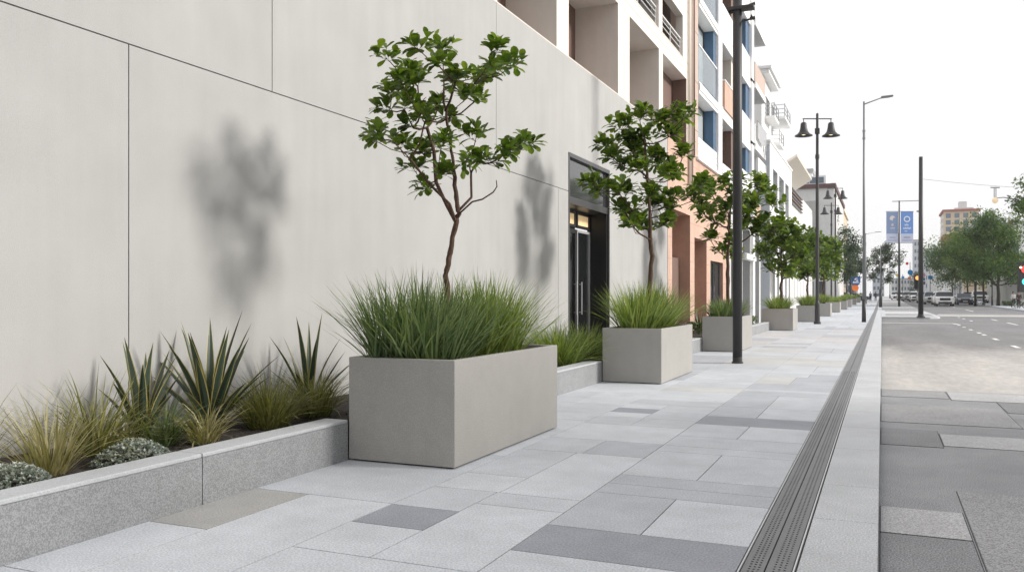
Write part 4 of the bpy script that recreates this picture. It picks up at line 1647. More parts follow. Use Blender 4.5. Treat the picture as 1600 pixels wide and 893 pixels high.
SG = 'street trees in the distance'
street_tree('street_tree', 'big dark tree behind the planter row, beneath the bell lamps', (-5.6, 121, .15), 3.9, 3.8, 11.6, 61, 34, 210, .20, 'darkleaf')
street_tree('street_tree', 'dark tree right of the big dark one, above the blue sign', (-4.5, 142, .25), 3.0, 3.5, 8.6, 62, 24, 160, .2, 'darkleaf')
street_tree('street_tree', 'yellowing tree just above the blue shield sign', (-5.6, 158, .3), 2.4, 3.2, 6.6, 63, 18, 130, .2, 'yelleaf')
street_tree('street_tree', 'round dark tree standing on the median past the slim lamps', (-.2, 168, .38), 3.4, 3.9, 10.2, 64, 26, 200, .2, 'darkleaf', lean=.3)
street_tree('street_tree', 'tall broad street tree left of the red signal', (13.3, 121.5, .16), 5.6, 3.4, 11.0, 65, 64, 230, .2, 'streetleaf', trunk_r=.24)
street_tree('street_tree', 'broad street tree with forked trunk behind the black post', (12.3, 128, .2), 4.4, 3.4, 9.8, 66, 44, 220, .2, 'streetleaf')
street_tree('street_tree', 'wide spreading street tree above the parked cars', (12.9, 158, .35), 6.6, 3.6, 10.4, 67, 60, 230, .22, 'streetleaf', lean=-1.5)
street_tree('street_tree', 'small street tree beyond the spreading tree', (13.8, 205, .6), 4.0, 4.0, 9.8, 68, 22, 130, .24, 'darkleaf')
street_tree('street_tree', 'dark tree at the right picture edge, above the red signal', (15.9, 101, .1), 3.6, 6.2, 15.0, 69, 46, 210, .2, 'streetleaf', trunk_r=.25)
street_tree('street_tree', 'small hazy tree beyond the queue of cars', (9.6, 300, 1.0), 3.2, 2.2, 7.5, 70, 16, 90, .3, 'darkleaf')
hm = MB()
hedge(hm, 14.2, 15.5, 117.5, 126, .12, .7, 2200, .1)
tag(hm.build('hedge', M['hedge']), 'low hedge under the right street trees', 'hedge')

# ------------------------------------------------------------------ poles and lamps
fp_ = thing('signal_pole', 'thick dark foreground pole crossing the frame top with two black brackets', 'pole', (-2.76, 18.13, 0))
m = MB()
m.tube([(0, 0, .02), (0, 0, 9.2)], [.098, .092], 20)
m.build('shaft', M['pole'], fp_, smooth=True)
m = MB()
m.lathe([(.118, 0), (.118, .03), (.10, .035), (.10, .12), (.098, .13)], 20)
m.build('base_plate', M['pole'], fp_)
m = MB()
m.box(-.20, .34, -.12, .12, 7.33, 7.40)
m.tube([(-.18, 0, 7.30), (.36, 0, 7.44)], .035, 8)
m.build('bracket', M['pole'], fp_, bevel=.01)
m = MB()
m.tube([(.05, 0, 7.10), (.32, 0, 7.13)], .022, 8)
m.tube([(.25, 0, 7.135), (.36, 0, 7.14)], .035, 8)
m.build('bracket', M['pole'], fp_)


def bell_lamp(label, loc, H, sc=1.0):
    t = thing('twin_bell_lamp', label, 'street lamp', loc, 0, 'twin bell street lamps on the pavement')
    m = MB()
    m.lathe([(.17, 0), (.17, .10), (.13, .14), (.12, 1.0), (.10, 1.1), (.085, 1.15), (.08, H * .5), (.075, H * .78), (.10, H * .785), (.10, H * .80), (.07, H * .805), (.06, H - .05), (.0, H)], 14)
    m.build('post', M['pole'], t, smooth=False)
    m = MB()
    m.box(-.11, .11, -.11, .11, H - 1.05, H - .78)
    m.build('junction_box', M['pole'], t, bevel=.01)
    m = MB()
    dx = C
    dy = S
    m.tube([(-.72 * dx, -.72 * dy, H - .30), (.72 * dx, .72 * dy, H - .30)], .028, 8)
    for s in (-1, 1):
        m.tube([(.68 * s * dx, .68 * s * dy, H - .30), (.68 * s * dx, .68 * s * dy, H - .52)], .022, 8)
    m.build('crossarm', M['pole'], t)
    for s in (-1, 1):
        c = (.68 * s * dx, .68 * s * dy, H - .52)
        m = MB()
        m.lathe([(.0, .06), (.09, .04), (.14, -.02), (.16, -.22), (.21, -.42), (.32, -.55), (.42, -.60), (.43, -.64), (.40, -.64), (.30, -.575), (.18, -.42), (.0, -.10)], 18, c)
        hd = m.build('lamp_shade', M['pole'], t, smooth=True)
        m = MB()
        m.lathe([(.0, -.60), (.10, -.57), (.12, -.50), (.06, -.42), (.0, -.40)], 12, c)
        m.build('bulb', M['bulb'], hd, smooth=True)
    return t


bl = bell_lamp('nearest black twin bell street lamp standing on the open pavement', (-2.95, 44.9, 0), 10.5)
copy_thing(bl, (-3.95, 84, 0), 0, 'twin bell street lamp rising behind the planters, right one of the far pair', (1, 1, 1.11))
copy_thing(bl, (-4.62, 90.5, 0), 0, 'twin bell street lamp rising behind the planters, left one of the far pair', (1, 1, 1.02))


def arm_lamp(label, loc, H, arm=1.4, rise=.12, r0=.075, base=True, name='tall_street_lamp', group='single arm street lamps', mat='polegrey', az=0.0, thick=False):
    t = thing(name, label, 'street lamp', loc, az, group)
    m = MB()
    hb = 2.1 if thick else 1.2
    m.tube([(0, 0, hb), (0, 0, H)], [r0 * 1.05, r0 * .6], 12)
    m.build('post', M[mat], t, smooth=True)
    m = MB()
    m.tube([(0, 0, 0), (0, 0, hb)], [r0 * (3 if thick else 1.5), r0 * (2.6 if thick else 1.25)], 12)
    m.build('post_base', M['pole'], t, smooth=True)
    m = MB()
    m.tube([(0, 0, H - .15), (arm * .72, 0, H + rise)], [.035, .025], 8)
    m.build('arm', M[mat], t)
    m = MB()
    m.prism([(arm * .66, H + rise - .03), (arm, H + rise - .01), (arm * 1.18, H + rise + .03), (arm * 1.16, H + rise + .09), (arm * .7, H + rise + .07)], 'y', -.12, .12)
    m.build('lamp_head', M[mat], t, bevel=.02)
    m = MB()
    m.box(-.11, .11, -.09, .09, H - 1.75, H - 1.4) if False else m.lathe([(.085, H - 2.0), (.085, H - 1.94), (.06, H - 1.93), (.06, H - 1.6), (.085, H - 1.59), (.085, H - 1.53)], 10)
    m.build('collar', M[mat], t)
    return t


al = arm_lamp('tallest single arm street lamp at the kerb, reaching over the road', (-.88, 49.1, 0), 11.75, 1.22)
copy_thing(al, (-2.2, 135, .22), 0, 'single arm street lamp showing just beside the tallest lamp post', (1.5, 1.5, .88))
arm_lamp('slim lamp with thick dark base on the median kerb', (-.14, 107.5, .08), 7.2, .75, .06, .06, thick=True)
arm_lamp('distant slim lamp right of the banner pole', (3.1, 190, .5), 13.6, 2.2, .1, .12)
arm_lamp('most distant slim lamp seen above the queue of cars', (1.9, 240, .75), 11.6, -2.2, .1, .12)
arm_lamp('slim grey lamp post in front of the right street trees', (12.9, 124, .17), 11.4, .5, .05, .09)

dp2 = thing('signal_mast', 'dark round mast at the median tip with a thin wire', 'pole', (2.34, 61.9, .012))
m = MB()
m.tube([(0, 0, 0), (0, 0, 10.5)], [.165, .115], 14)
m.build('shaft', M['pole'], dp2, smooth=True)
m = MB()
m.lathe([(.26, 0), (.26, .05), (.19, .06), (.17, .2)], 14)
m.build('base_plate', M['pole'], dp2)
m = MB()
pts = []
for k in range(13):
    f = k / 12
    pts.append((22 * f, 14 * f, 9.05 - 2.4 * f * (1 - f) * 1.0 + .2 * f))
m.tube(pts, .012, 4)
m.build('wire', M['polegrey'], dp2)
m = MB()
m.tube([(0, 0, 6.9), (-.25, 0, 6.95)], .05, 6)
m.build('cable_clamp', M['polegrey'], dp2)

# banner pole
BX, BY = 1.91, 112.6
bz = gz(BY)
bp_ = thing('banner_pole', 'slim dark pole carrying two blue street banners and a top crossbar', 'pole', (BX, BY, bz))
m = MB()
m.tube([(0, 0, 0), (0, 0, 12.75)], [.14, .075], 12)
m.build('shaft', M['pole'], bp_, smooth=True)
m = MB()
m.tube([(-.85 * C, -.85 * S, 12.65), (2.7 * C, 2.7 * S, 12.75)], .05, 8)
m.build('crossbar', M['polegrey'], bp_)
m = MB()
for z in (11.45, 7.65):
    m.tube([(-1.65 * C, -1.65 * S, z), (1.75 * C, 1.75 * S, z)], .03, 6)
m.build('banner_arm', M['polegrey'], bp_)


def banner(label, a0, a1, z0, z1, top, marks):
    t = thing('street_banner', label, 'banner', (BX, BY, bz), TH, 'banners on the banner pole')
    m = MB()
    zc = z0 + (z1 - z0) * .29
    m.box(a0, a1, -.02, .02, zc, z1)
    m.build('cloth', M[top], t)
    m = MB()
    m.box(a0, a1, -.021, .021, z0, zc - .001)
    m.build('pale_band', M['banner_pale'], t)
    marks(t, a0, a1, z0, z1)
    return t


def flat_poly(mb, pts, y=-.03, mi=0):
    mb.face([(x, y, z) for x, z in pts], mi)


def marks_left(t, a0, a1, z0, z1):
    m = MB()
    cx, cz = (a0 + a1) / 2 + .02, z1 - .83
    o = [(cx + .34 * math.cos(a), cz + .36 * math.sin(a)) for a in [R(x) for x in range(20, 270, 18)]]
    i_ = [(cx + .16 + .20 * math.cos(a), cz - .06 + .20 * math.sin(a)) for a in [R(x) for x in range(250, 40, -20)]]
    n = min(len(o), len(i_))
    for k in range(n - 1):
        flat_poly(m, [o[k], o[k + 1], i_[n - 2 - k], i_[n - 1 - k]])
    flat_poly(m, [(cx - .2, cz + .1), (cx, cz + .3), (cx + .22, cz + .2), (cx + .05, cz - .05), (cx - .02, cz - .3)], -.032)
    for k, (w, dz) in enumerate(((.10, -.62), (.17, -.70), (.14, -.78), (.11, -.86))):
        flat_poly(m, [(cx - w, cz + dz - .03), (cx + w, cz + dz - .02), (cx + w * .9, cz + dz + .035), (cx - w * .9, cz + dz + .03)])
    for k in range(5):
        x = cx - .24 + k * .105
        flat_poly(m, [(x, cz - 1.2), (x + .085, cz - 1.2), (x + .07, cz - 1.04 - .03 * (k % 2)), (x + .02, cz - 1.06)])
    m.build('emblem', M['banner_pink'], t)
    m = MB()
    for k in range(7):
        x = cx - .33 + k * .10
        flat_poly(m, [(x, z0 + .56), (x + .07, z0 + .56), (x + .06, z0 + .68), (x + .01, z0 + .67)])
    flat_poly(m, [(a0 + .2, z0 + .24), (a1 - .2, z0 + .24), (a1 - .2, z0 + .29), (a0 + .2, z0 + .29)])
    m.build('lettering', M['banner_dark'], t)


def marks_right(t, a0, a1, z0, z1):
    m = MB()
    cx, cz = (a0 + a1) / 2, z1 - .9
    n = 24
    for k in range(n):
        a, b = 2 * PI * k / n, 2 * PI * (k + 1) / n
        flat_poly(m, [(cx + .39 * math.cos(a), cz + .36 * math.sin(a)), (cx + .39 * math.cos(b), cz + .36 * math.sin(b)),
                      (cx + .28 * math.cos(b), cz + .25 * math.sin(b)), (cx + .28 * math.cos(a), cz + .25 * math.sin(a))])
    def word(x, z, h, widths):
        for q, wq in enumerate(widths):
            flat_poly(m, [(x, z), (x + .04, z), (x + .04, z + h), (x, z + h)], -.03)
            flat_poly(m, [(x + .045, z + h * (.7 if q % 2 else .0)), (x + wq, z + h * (.7 if q % 2 else .0)), (x + wq, z + h * (1.0 if q % 2 else .3)), (x + .045, z + h * (1.0 if q % 2 else .3))], -.031)
            flat_poly(m, [(x + wq - .04, z + .01), (x + wq, z + .01), (x + wq, z + h * .66), (x + wq - .04, z + h * .66)], -.032)
            x += wq + .035
    word(cx - .28, cz - .80, .22, (.12, .13, .12))
    word(cx - .46, cz - 1.20, .22, (.15, .10, .12, .13, .12, .13))
    word(cx - .30, cz - 1.50, .11, (.10, .08, .09))
    m.build('emblem', M['banner_ink'], t)
    m = MB()
    for k in range(8):
        x = cx - .40 + k * .10
        flat_poly(m, [(x, z0 + .56), (x + .075, z0 + .56), (x + .065, z0 + .70), (x + .01, z0 + .69)])
    flat_poly(m, [(a0 + .2, z0 + .24), (a1 - .2, z0 + .24), (a1 - .2, z0 + .30), (a0 + .2, z0 + .30)])
    m.build('lettering', M['banner_dark'], t)


banner('grey blue street banner with cream crescent emblem, left of the pole', -1.55, -.14, 7.7, 11.4, 'banner_grey', marks_left)
banner('brighter blue street banner with white ring emblem, right of the pole', .18, 1.68, 7.7, 11.42, 'banner_blue', marks_right)


# ------------------------------------------------------------------ signals and signs
def round_sign(name, label, loc, items, H, group=None, cat='road sign', pr=.05):
    t = thing(name, label, cat, loc, TH, group)
    m = MB()
    m.tube([(0, 0.06, 0), (0, 0.06, H)], pr, 8)
    m.build('post', M['pole'], t)
    for (kind, x, z, s, mt) in items:
        m = MB()
        if kind == 'disc':
            n = 20
            p = [(x + s * math.cos(2 * PI * k / n), z + s * math.sin(2 * PI * k / n)) for k in range(n)]
            m.prism(p, 'y', -.02, .02)
            m.build('sign_disc', M[mt], t)
        elif kind == 'shield':
            m.prism([(x - s, z + s * .95), (x + s, z + s * .95), (x + s * .95, z - s * .2), (x + s * .55, z - s * .85), (x, z - s), (x - s * .6, z - s * .85), (x - s * .95, z - s * .2)], 'y', -.02, .02)
            o = m.build('sign_plate', M[mt], t)
            m = MB()
            flat_poly(m, [(x - .6 * s, z - .35 * s), (x + .6 * s, z - .35 * s), (x + .6 * s, z - .15 * s), (x - .6 * s, z - .15 * s)], -.025)
            flat_poly(m, [(x - .5 * s, z - .1 * s), (x - .25 * s, z - .1 * s), (x + .1 * s, z + .6 * s), (x - .1 * s, z + .62 * s)], -.025)
            flat_poly(m, [(x - .05 * s, z + .45 * s), (x + .4 * s, z + .5 * s), (x + .4 * s, z + .65 * s), (x - .0 * s, z + .62 * s)], -.026)
            flat_poly(m, [(x + .1 * s, z), (x + .5 * s, z), (x + .5 * s, z + .25 * s), (x + .1 * s, z + .25 * s)], -.025)
            m.build('symbol', M['signwhite'], o)
        elif kind == 'rect':
            m.box(x - s, x + s, -.03, .03, z - s * .8, z + s * .8)
            m.build('sign_plate', M[mt], t)
        elif kind == 'tri':
            m.prism([(x - s, z + s * .8), (x + s, z + s * .8), (x, z - s * .9)], 'y', -.02, .02)
            m.build('sign_plate', M[mt], t)
        elif kind == 'box':
            m.box(x - s * .75, x + s * .75, .02, .3, z - s * 1.6, z + s * 1.6)
            m.build('signal_housing', M['black'], t, bevel=.02)
        elif kind == 'lamp':
            m.lathe([(.0, .0), (s, 0.0)], 14) if False else m.prism([(x + s * math.cos(2 * PI * k / 14), z + s * math.sin(2 * PI * k / 14)) for k in range(14)], 'y', -.06, .02)
            m.build('signal_lamp', M[mt], t)
        elif kind == 'ring':
            for k in range(16):
                a, b = 2 * PI * k / 16, 2 * PI * (k + 1) / 16
                flat_poly(m, [(x + s * math.cos(a), z + s * math.sin(a)), (x + s * math.cos(b), z + s * math.sin(b)),
                              (x + s * .6 * math.cos(b), z + s * .6 * math.sin(b)), (x + s * .6 * math.cos(a), z + s * .6 * math.sin(a))], -.03)
            m.build('symbol', M[mt], t)
        elif kind == 'arm':
            m.tube([(0, .06, z), (x, .06, z + s)], .05, 8)
            m.build('mast_arm', M['polegrey'], t)
    return t


def wz(py, d):
    return 1.4 + (462 - py) * d / 1330.0


# positions: lateral px offsets turned into metres at that distance
y_ = 138
round_sign('road_sign', 'blue shield sign over an orange disc at the planter row end', (-3.62, y_, .24),
           [('shield', 0, wz(439, 127.9) - .24, .72, 'signblue'), ('disc', -.05, wz(449.5, 127.9) - .24, .50, 'signorange')], wz(433, 127.9) - .24)
sx, sy = 5.2, 160
d = -sx * S * -1 * -1 + sy * C
d = -sx * S + sy * C
dd = d / 1330
def lx(px, px0):
    return (px - px0) * dd
round_sign('traffic_signal', 'orange lit signal on a black housing right of the dark mast', (5.55, sy, .35),
           [('box', 0, wz(440, d) - .35, .7, ''), ('lamp', 0, wz(434, d) - .35, .36, 'amber')], wz(428, d) - .35, cat='traffic light')
round_sign('road_sign', 'sky blue disc sign beside the dark mast with a small red lamp above', (4.45, sy + 1, .35),
           [('disc', 0, wz(425, d) - .35, .46, 'signsky'), ('rect', -.15, wz(434, d) - .35, .25, 'signorange'), ('lamp', -.55, wz(411, d) - .35, .24, 'signred')], wz(409, d) - .35)
round_sign('road_sign', 'red ringed round sign above a small blue plate', (6.4, sy, .35),
           [('disc', 0, wz(429.5, d) - .35, .36, 'signred'), ('ring', 0, wz(429.5, d) - .35, .24, 'signwhite'), ('rect', 0, wz(436, d) - .35, .3, 'signblue'), ('rect', 0, wz(442, d) - .35, .34, 'charcoal')], wz(424, d) - .35)
round_sign('road_sign', 'square sky blue sign beneath the spreading street tree', (7.5, sy, .35),
           [('rect', 0, wz(433.5, d) - .35, .38, 'signsky')], wz(428, d) - .35)
round_sign('road_sign', 'yellow triangular sign far down the median', (2.7, sy + 20, .45),
           [('tri', 0, wz(430, d + 16) - .45, .36, 'signyellow')], wz(426, d + 16) - .45)
round_sign('road_sign', 'small blue plate far beyond the banner pole', (3.7, sy + 20, .45),
           [('rect', 0, wz(432.5, d + 16) - .45, .26, 'signsky')], wz(428, d + 16) - .45)
mt = thing('signal_gantry', 'long thin signal gantry arm far beyond the banners', 'mast', (-.05, 176, .43), TH)
m = MB()
m.tube([(0, 0, 0), (0, 0, 10.4)], [.13, .09], 10)
m.build('post', M['polegrey'], mt)
m = MB()
m.tube([(0, 0, 9.3), (5.0, 0, 9.35)], [.10, .06], 8)
m.build('mast_arm', M['pole'], mt)

# right-edge signal, globe lamp on a curved arm, black post
sg = round_sign('traffic_signal', 'traffic light showing red above teal at the right picture edge', (13.95, 105, .1),
                [('box', 0.15, wz(433, 91.5) - .1, 1.0, ''), ('lamp', .05, wz(421, 91.5) - .1, .40, 'red'), ('lamp', .08, wz(440, 91.5) - .1, .36, 'teal'), ('lamp', -.42, wz(418, 91.5) - .1, .12, 'bulb')], wz(412, 91.5) - .1, cat='traffic light')
gl2 = thing('globe_lamp', 'amber globe lamp hanging from a curved arm above the right trees', 'street lamp', (13.55, 100, .07), TH)
m = MB()
m.tube([(0, 0, 0), (0, 0, 10.2), (-.25, 0, 10.7)], [.12, .08, .06], 8)
m.build('post', M['pole'], gl2)
m = MB()
m.tube([(-.25, 0, 10.7), (-1.2, 0, 11.1), (-2.4, 0, 11.3), (-3.2, 0, 11.25)], [.06, .05, .045, .04], 8)
m.build('arm', M['pole'], gl2)
m = MB()
m.lathe([(0, 0), (.16, -.03), (.27, -.16), (.29, -.32), (.22, -.50), (.08, -.60), (0, -.61)], 14, (-3.3, 0, 11.3))
m.build('globe', M['globe'], gl2, smooth=True)
m = MB()
m.box(-3.42, -3.36, -.03, .03, 11.3, 12.25)
m.box(-3.24, -3.18, -.03, .03, 11.3, 12.25)
m.box(-3.75, -2.85, -.05, .05, 12.25, 12.35)
m.build('bracket', M['polegrey'], gl2)
bk_ = thing('black_post', 'plain black post at the far kerb beside the bicycle', 'post', (11.1, 125, .08))
m = MB()
m.tube([(0, 0, 0), (0, 0, 3.2)], .16, 10)
m.build('shaft', M['black'], bk_, smooth=True)
m = MB()
m.lathe([(.24, 0), (.24, .06), (.17, .08)], 10)
m.build('base_plate', M['black'], bk_)


# ------------------------------------------------------------------ vehicles (front towards -Y)
def car(label, loc, paint, kind='suv', sc=1.0, rz=0.0):
    t = thing('parked_car' if kind == 'sedan' else 'car', label, 'car', loc, rz, 'cars in the street')
    if kind == 'suv':
        Lc, Wc = 4.7, 1.9
        prof = [(-2.35, .42, .78, .78), (-2.30, .30, .98, .98), (-2.0, .26, 1.06, 1.06), (-1.15, .26, 1.14, 1.14), (-.45, .26, 1.16, 1.66), (.1, .26, 1.17, 1.76), (1.4, .26, 1.18, 1.74), (2.0, .28, 1.16, 1.62), (2.3, .36, 1.05, 1.10), (2.35, .46, .9, .9)]
    else:
        Lc, Wc = 4.6, 1.8
        prof = [(-2.3, .40, .64, .64), (-2.25, .26, .78, .78), (-1.9, .22, .86, .86), (-1.0, .22, .95, .95), (-.25, .22, .97, 1.38), (.3, .22, .98, 1.45), (1.0, .22, .98, 1.40), (1.65, .24, .98, 1.02), (2.2, .30, .92, .93), (2.3, .42, .8, .8)]
    body, glass = MB(), MB()
    rings = []
    for k, (y, zb, zl, zt) in enumerate(prof):
        e = .80 if k in (0, len(prof) - 1) else (.93 if k in (1, len(prof) - 2) else 1)
        h = Wc / 2 * e
        g_ = zt - zl
        ht = h - (.05 + .20 * g_)
        rings.append([(-h * .92, y, zb), (-h, y, zb + .2), (-h, y, zl - .12), (-h * .97, y, zl), (-ht, y, zl + g_ * .86), (-ht * .8, y, zt),
                      (ht * .8, y, zt), (ht, y, zl + g_ * .86), (h * .97, y, zl), (h, y, zl - .12), (h, y, zb + .2), (h * .92, y, zb)])
    n = 12
    for i in range(len(rings) - 1):
        A_, B_ = rings[i], rings[i + 1]
        cab = (prof[i][3] - prof[i][2]) + (prof[i + 1][3] - prof[i + 1][2]) > .3
        scr = abs((prof[i][3] - prof[i][2]) - (prof[i + 1][3] - prof[i + 1][2])) > .28
        for k in range(n):
            q = (k + 1) % n
            isg = (cab and k in (3, 7)) or (scr and k in (4, 5, 6) and cab)
            (glass if isg else body).face([A_[k], A_[q], B_[q], B_[k]])
    body.face(list(reversed(rings[0])))
    body.face(rings[-1])
    body.build('body', M[paint], t)
    glass.build('glazing', M['carglass'], t)
    wr = .37 if kind == 'suv' else .33
    for sx_ in (-1, 1):
        for yy in (-1.42, 1.40):
            m = MB()
            p = [(yy + wr * math.cos(2 * PI * k / 18), wr + wr * math.sin(2 * PI * k / 18)) for k in range(18)]
            xo = sx_ * (Wc / 2 + .01)
            m.prism(p, 'x', xo - sx_ * .24, xo)
            wh = m.build('wheel', M['tyre'], t)
            m = MB()
            p = [(yy + wr * .62 * math.cos(2 * PI * k / 14), wr + wr * .62 * math.sin(2 * PI * k / 14)) for k in range(14)]
            m.prism(p, 'x', xo, xo + sx_ * .012)
            m.build('rim', M['rim'], wh)
        z_h = .80 if kind == 'suv' else .66
        m = MB()
        m.box(sx_ * Wc / 2 * .55 if sx_ > 0 else -Wc / 2 * .90, sx_ * Wc / 2 * .90 if sx_ > 0 else -Wc / 2 * .55, -Lc / 2 - .02, -Lc / 2 + .15, z_h, z_h + .14)
        m.build('headlight', M['lamp_lens'], t, bevel=.02)
        m = MB()
        m.box(sx_ * (Wc / 2 + .02) if sx_ > 0 else -Wc / 2 - .22, sx_ * (Wc / 2 + .22) if sx_ > 0 else -Wc / 2 - .02, -.85, -.72, prof[3][2] - .05, prof[3][2] + .12)
        m.build('wing_mirror', M[paint], t, bevel=.02)
        m = MB()
        m.box(sx_ * Wc / 2 * .60 if sx_ > 0 else -Wc / 2 * .92, sx_ * Wc / 2 * .92 if sx_ > 0 else -Wc / 2 * .60, Lc / 2 - .10, Lc / 2 + .015, z_h, z_h + .16)
        m.build('tail_light', M['signred'], t)
    m = MB()
    m.box(-Wc * .29, Wc * .29, -Lc / 2 - .025, -Lc / 2 + .1, .66 if kind == 'suv' else .50, .95 if kind == 'suv' else .68)
    m.build('grille', M['black'], t, bevel=.02)
    m = MB()
    m.box(-Wc * .36, Wc * .36, -Lc / 2 - .03, -Lc / 2 + .1, .32, .50)
    m.build('lower_intake', M['black'], t)
    m = MB()
    m.box(-.26, .26, -Lc / 2 - .04, -Lc / 2 - .02, .53, .63) if kind == 'suv' else m.box(-.26, .26, -Lc / 2 - .04, -Lc / 2 - .02, .40, .50)
    m.build('number_plate', M['lamp_lens'], t)
    t.scale = (sc, sc, sc)
    return t


def cz(y):
    return -.1 + gz(y)
suv = car('large white car at the head of the oncoming queue', (7.45, 125, cz(125)), 'carwhite', 'suv', 1.12)
sedan = car('dark silver sedan beside the large white car', (10.7, 137, cz(137)), 'carnavy', 'sedan', 1.12)
sil = car('silver grey car right behind the dark mast', (6.75, 141, cz(141)), 'carsilver', 'suv', 1.08)
copy_thing(suv, (7.6, 136, cz(136)), 0, 'white car half hidden directly behind the leading white car', 1.06)
copy_thing(suv, (5.55, 170, cz(170)), 0, 'white car left of the dark mast in the queue', 1.08)
copy_thing(sil, (6.3, 156, cz(156)), 0, 'silver car just left of the dark mast, behind it', 1.05)
copy_thing(sil, (4.75, 184, cz(184)), 0, 'silver car third from the left end of the queue', 1.08)
wsed = car('white sedan right of the banner pole foot', (4.05, 196, cz(196)), 'carwhite', 'sedan', 1.3)
copy_thing(wsed, (3.05, 206, cz(206)), 0, 'white sedan at the left end of the queue, behind the banner pole', 1.3)
car('dark red car parked under the street trees', (13.1, 158, cz(158)), 'carred', 'suv', 1.05)
van = car('white car parked by the black post', (13.9, 150, cz(150) + .1), 'carwhite', 'suv', 1.1)
copy_thing(sil, (-6.3, 172, .4), 1.2, 'silver car parked beyond the blue shield sign', 1.0)
copy_thing(sedan, (-4.6, 176, .42), 1.4, 'dark car parked beyond the blue shield sign', 1.1)


# ------------------------------------------------------------------ bicycles and people
def bicycle(label, loc, rz):
    t = thing('bicycle', label, 'bicycle', loc, rz)
    for x in (-.52, .52):
        m = MB()
        n = 24
        p = [(x + .33 * math.cos(2 * PI * k / n), 0, .34 + .33 * math.sin(2 * PI * k / n)) for k in range(n + 1)]
        m.tube(p, .022, 6, cap=False)
        wv = m.build('wheel', M['tyre'], t)
        m = MB()
        for k in range(8):
            a = PI * k / 8
            m.tube([(x - .32 * math.cos(a), 0, .34 - .32 * math.sin(a)), (x + .32 * math.cos(a), 0, .34 + .32 * math.sin(a))], .004, 4)
        m.build('spokes', M['rim'], wv)
    m = MB()
    for a, b in (((-.52, .34), (-.10, .30)), ((-.10, .30), (-.20, .85)), ((-.52, .34), (-.18, .78)), ((-.10, .30), (.34, .78)), ((-.18, .78), (.33, .84)), ((.52, .34), (.32, .92)), ((.32, .92), (.30, 1.02))):
        m.tube([(a[0], 0, a[1]), (b[0], 0, b[1])], .02, 6)
    m.build('frame', M['signwhite'], t)
    m = MB()
    m.tube([(.30, -.26, 1.03), (.33, 0, 1.02), (.30, .26, 1.03)], .016, 6)
    m.build('handlebar', M['black'], t)
    m = MB()
    m.box(-.33, -.08, -.07, .07, .86, .91)
    m.build('saddle', M['black'], t, bevel=.02)
    return t


bicycle('bicycle with pale frame leaning by the black post', (11.6, 125.5, .1), .5)
bicycle('bicycle stood on the pavement beside the person in dark clothing', (13.35, 103.6, .085), .1)


def skin_obj(name, verts, edges, radii, mat, parent, root=0, sub=1):
    me = bpy.data.meshes.new(name)
    me.from_pydata(verts, edges, [])
    o = bpy.data.objects.new(name, me)
    COL.objects.link(o)
    me.materials.append(mat)
    o.parent = parent
    o.modifiers.new('skin', 'SKIN')
    sv = me.skin_vertices[0].data
    for i, r_ in enumerate(radii):
        sv[i].radius = (r_, r_) if not isinstance(r_, tuple) else r_
        sv[i].use_root = (i == root)
    s_ = o.modifiers.new('subdivision', 'SUBSURF')
    s_.levels = s_.render_levels = sub
    o.modifiers['skin'].use_smooth_shade = True
    return o


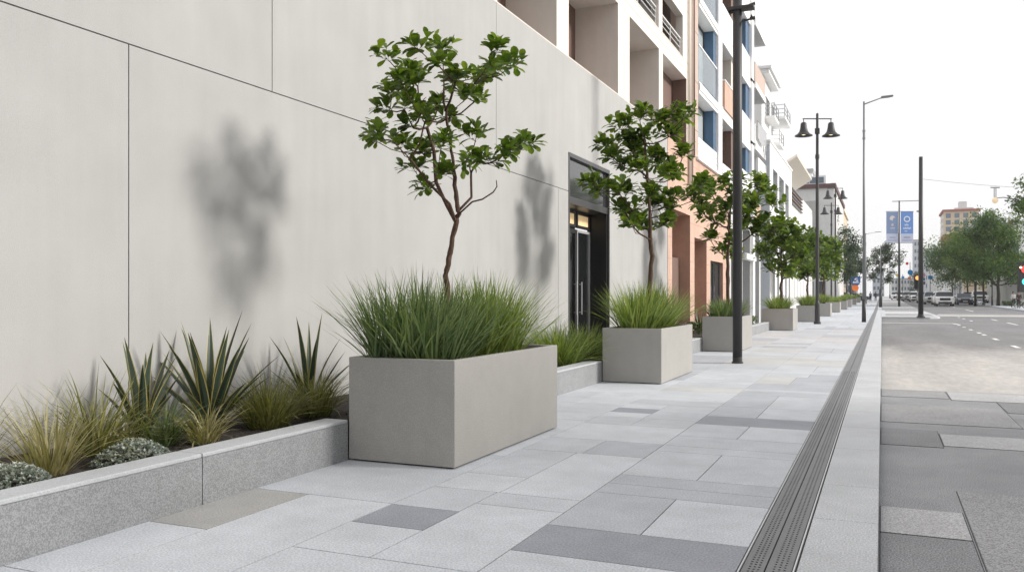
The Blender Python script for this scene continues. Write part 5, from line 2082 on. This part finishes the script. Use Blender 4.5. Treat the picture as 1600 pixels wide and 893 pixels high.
def person(label, loc, rz, shirt, stride=.18, arm=.1, group=None):
    t = thing('person', label, 'person', loc, rz, group)
    s = stride
    V = [(0, 0, .95), (0, .01, 1.15), (0, 0, 1.38), (0, -.01, 1.48), (0, -.02, 1.55), (0, -.03, 1.66), (0, -.02, 1.73),   # 0-6 spine, head
         (.17, 0, 1.42), (.22, .02, 1.14), (.21, -.08 - arm, .93), (.205, -.12 - arm, .82),      # 7-10 arm
         (-.17, 0, 1.42), (-.22, .03, 1.14), (-.21, -.02 - arm, .92), (-.205, -.05 - arm, .81),  # 11-14
         (.09, 0, .90), (.10, -s * .5, .50), (.10, -s * .6, .09), (.10, -s * .6 - .16, .035),      # 15-18 leg
         (-.09, 0, .90), (-.10, s * .4, .50), (-.10, s * .9, .10), (-.10, s * .9 - .15, .035),
         (0, -.115, 1.625)]
    E = [(0, 1), (1, 2), (2, 3), (3, 4), (4, 5), (5, 6), (2, 7), (7, 8), (8, 9), (9, 10), (2, 11), (11, 12), (12, 13), (13, 14), (0, 15), (15, 16), (16, 17), (17, 18),
         (0, 19), (19, 20), (20, 21), (21, 22), (5, 23)]
    Rr = [.12, .12, .13, .055, .055, .095, .07, .06, .045, .035, .03, .06, .045, .035, .03, .085, .06, .045, .03, .085, .06, .045, .03, .02]
    skin_obj('body', V, E, Rr, M['skin'], t)
    sh = [V[0], V[1], V[2], V[7], V[8], V[9], V[11], V[12], V[13]]
    skin_obj('shirt', sh, [(0, 1), (1, 2), (2, 3), (3, 4), (4, 5), (2, 6), (6, 7), (7, 8)], [.15, .145, .155, .075, .062, .048, .075, .062, .048], M[shirt], t)
    tr2 = [V[0], V[15], V[16], V[17], V[19], V[20], V[21]]
    skin_obj('trousers', tr2, [(0, 1), (1, 2), (2, 3), (0, 4), (4, 5), (5, 6)], [.142, .10, .078, .062, .10, .078, .062], M['trousers'], t)
    for i, j_ in ((17, 18), (21, 22)):
        skin_obj('shoe', [V[i], V[j_]], [(0, 1)], [.055, .042], M['black'], t)
    skin_obj('hair', [(0, .03, 1.68), (0, .0, 1.745), (0, .045, 1.60)], [(0, 1), (0, 2)], [.085, .075, .05], M['hair'], t)
    return t


person('person in pale grey shirt and dark trousers walking under the right trees', (13.15, 107, .10), .3, 'shirtlight', .2)
person('person in dark clothing standing with a bicycle near the right signal', (13.2, 103.2, .085), -.4, 'shirtdark', .08, .22)
person('person in blue top walking far down the left pavement', (-1.95, 172, .41), .0, 'shirtblue', .25)
person('person in dark top far down the left pavement, beside the one in blue', (-1.1, 176, .43), PI, 'shirtdark', .2)


# ------------------------------------------------------------------ haze over the street
hz = MB()
hz.box(-260, 260, -80, 640, -2.0, 42)
hm_ = bpy.data.materials.new('pale_haze')
hm_.use_nodes = True
t_ = hm_.node_tree
t_.nodes.clear()
v_ = t_.nodes.new('ShaderNodeVolumePrincipled')
v_.inputs['Color'].default_value = (.96, .98, 1, 1)
v_.inputs['Density'].default_value = .00035
o_ = t_.nodes.new('ShaderNodeOutputMaterial')
t_.links.new(v_.outputs[0], o_.inputs['Volume'])
tag(hz.build('haze', hm_), kind='stuff')
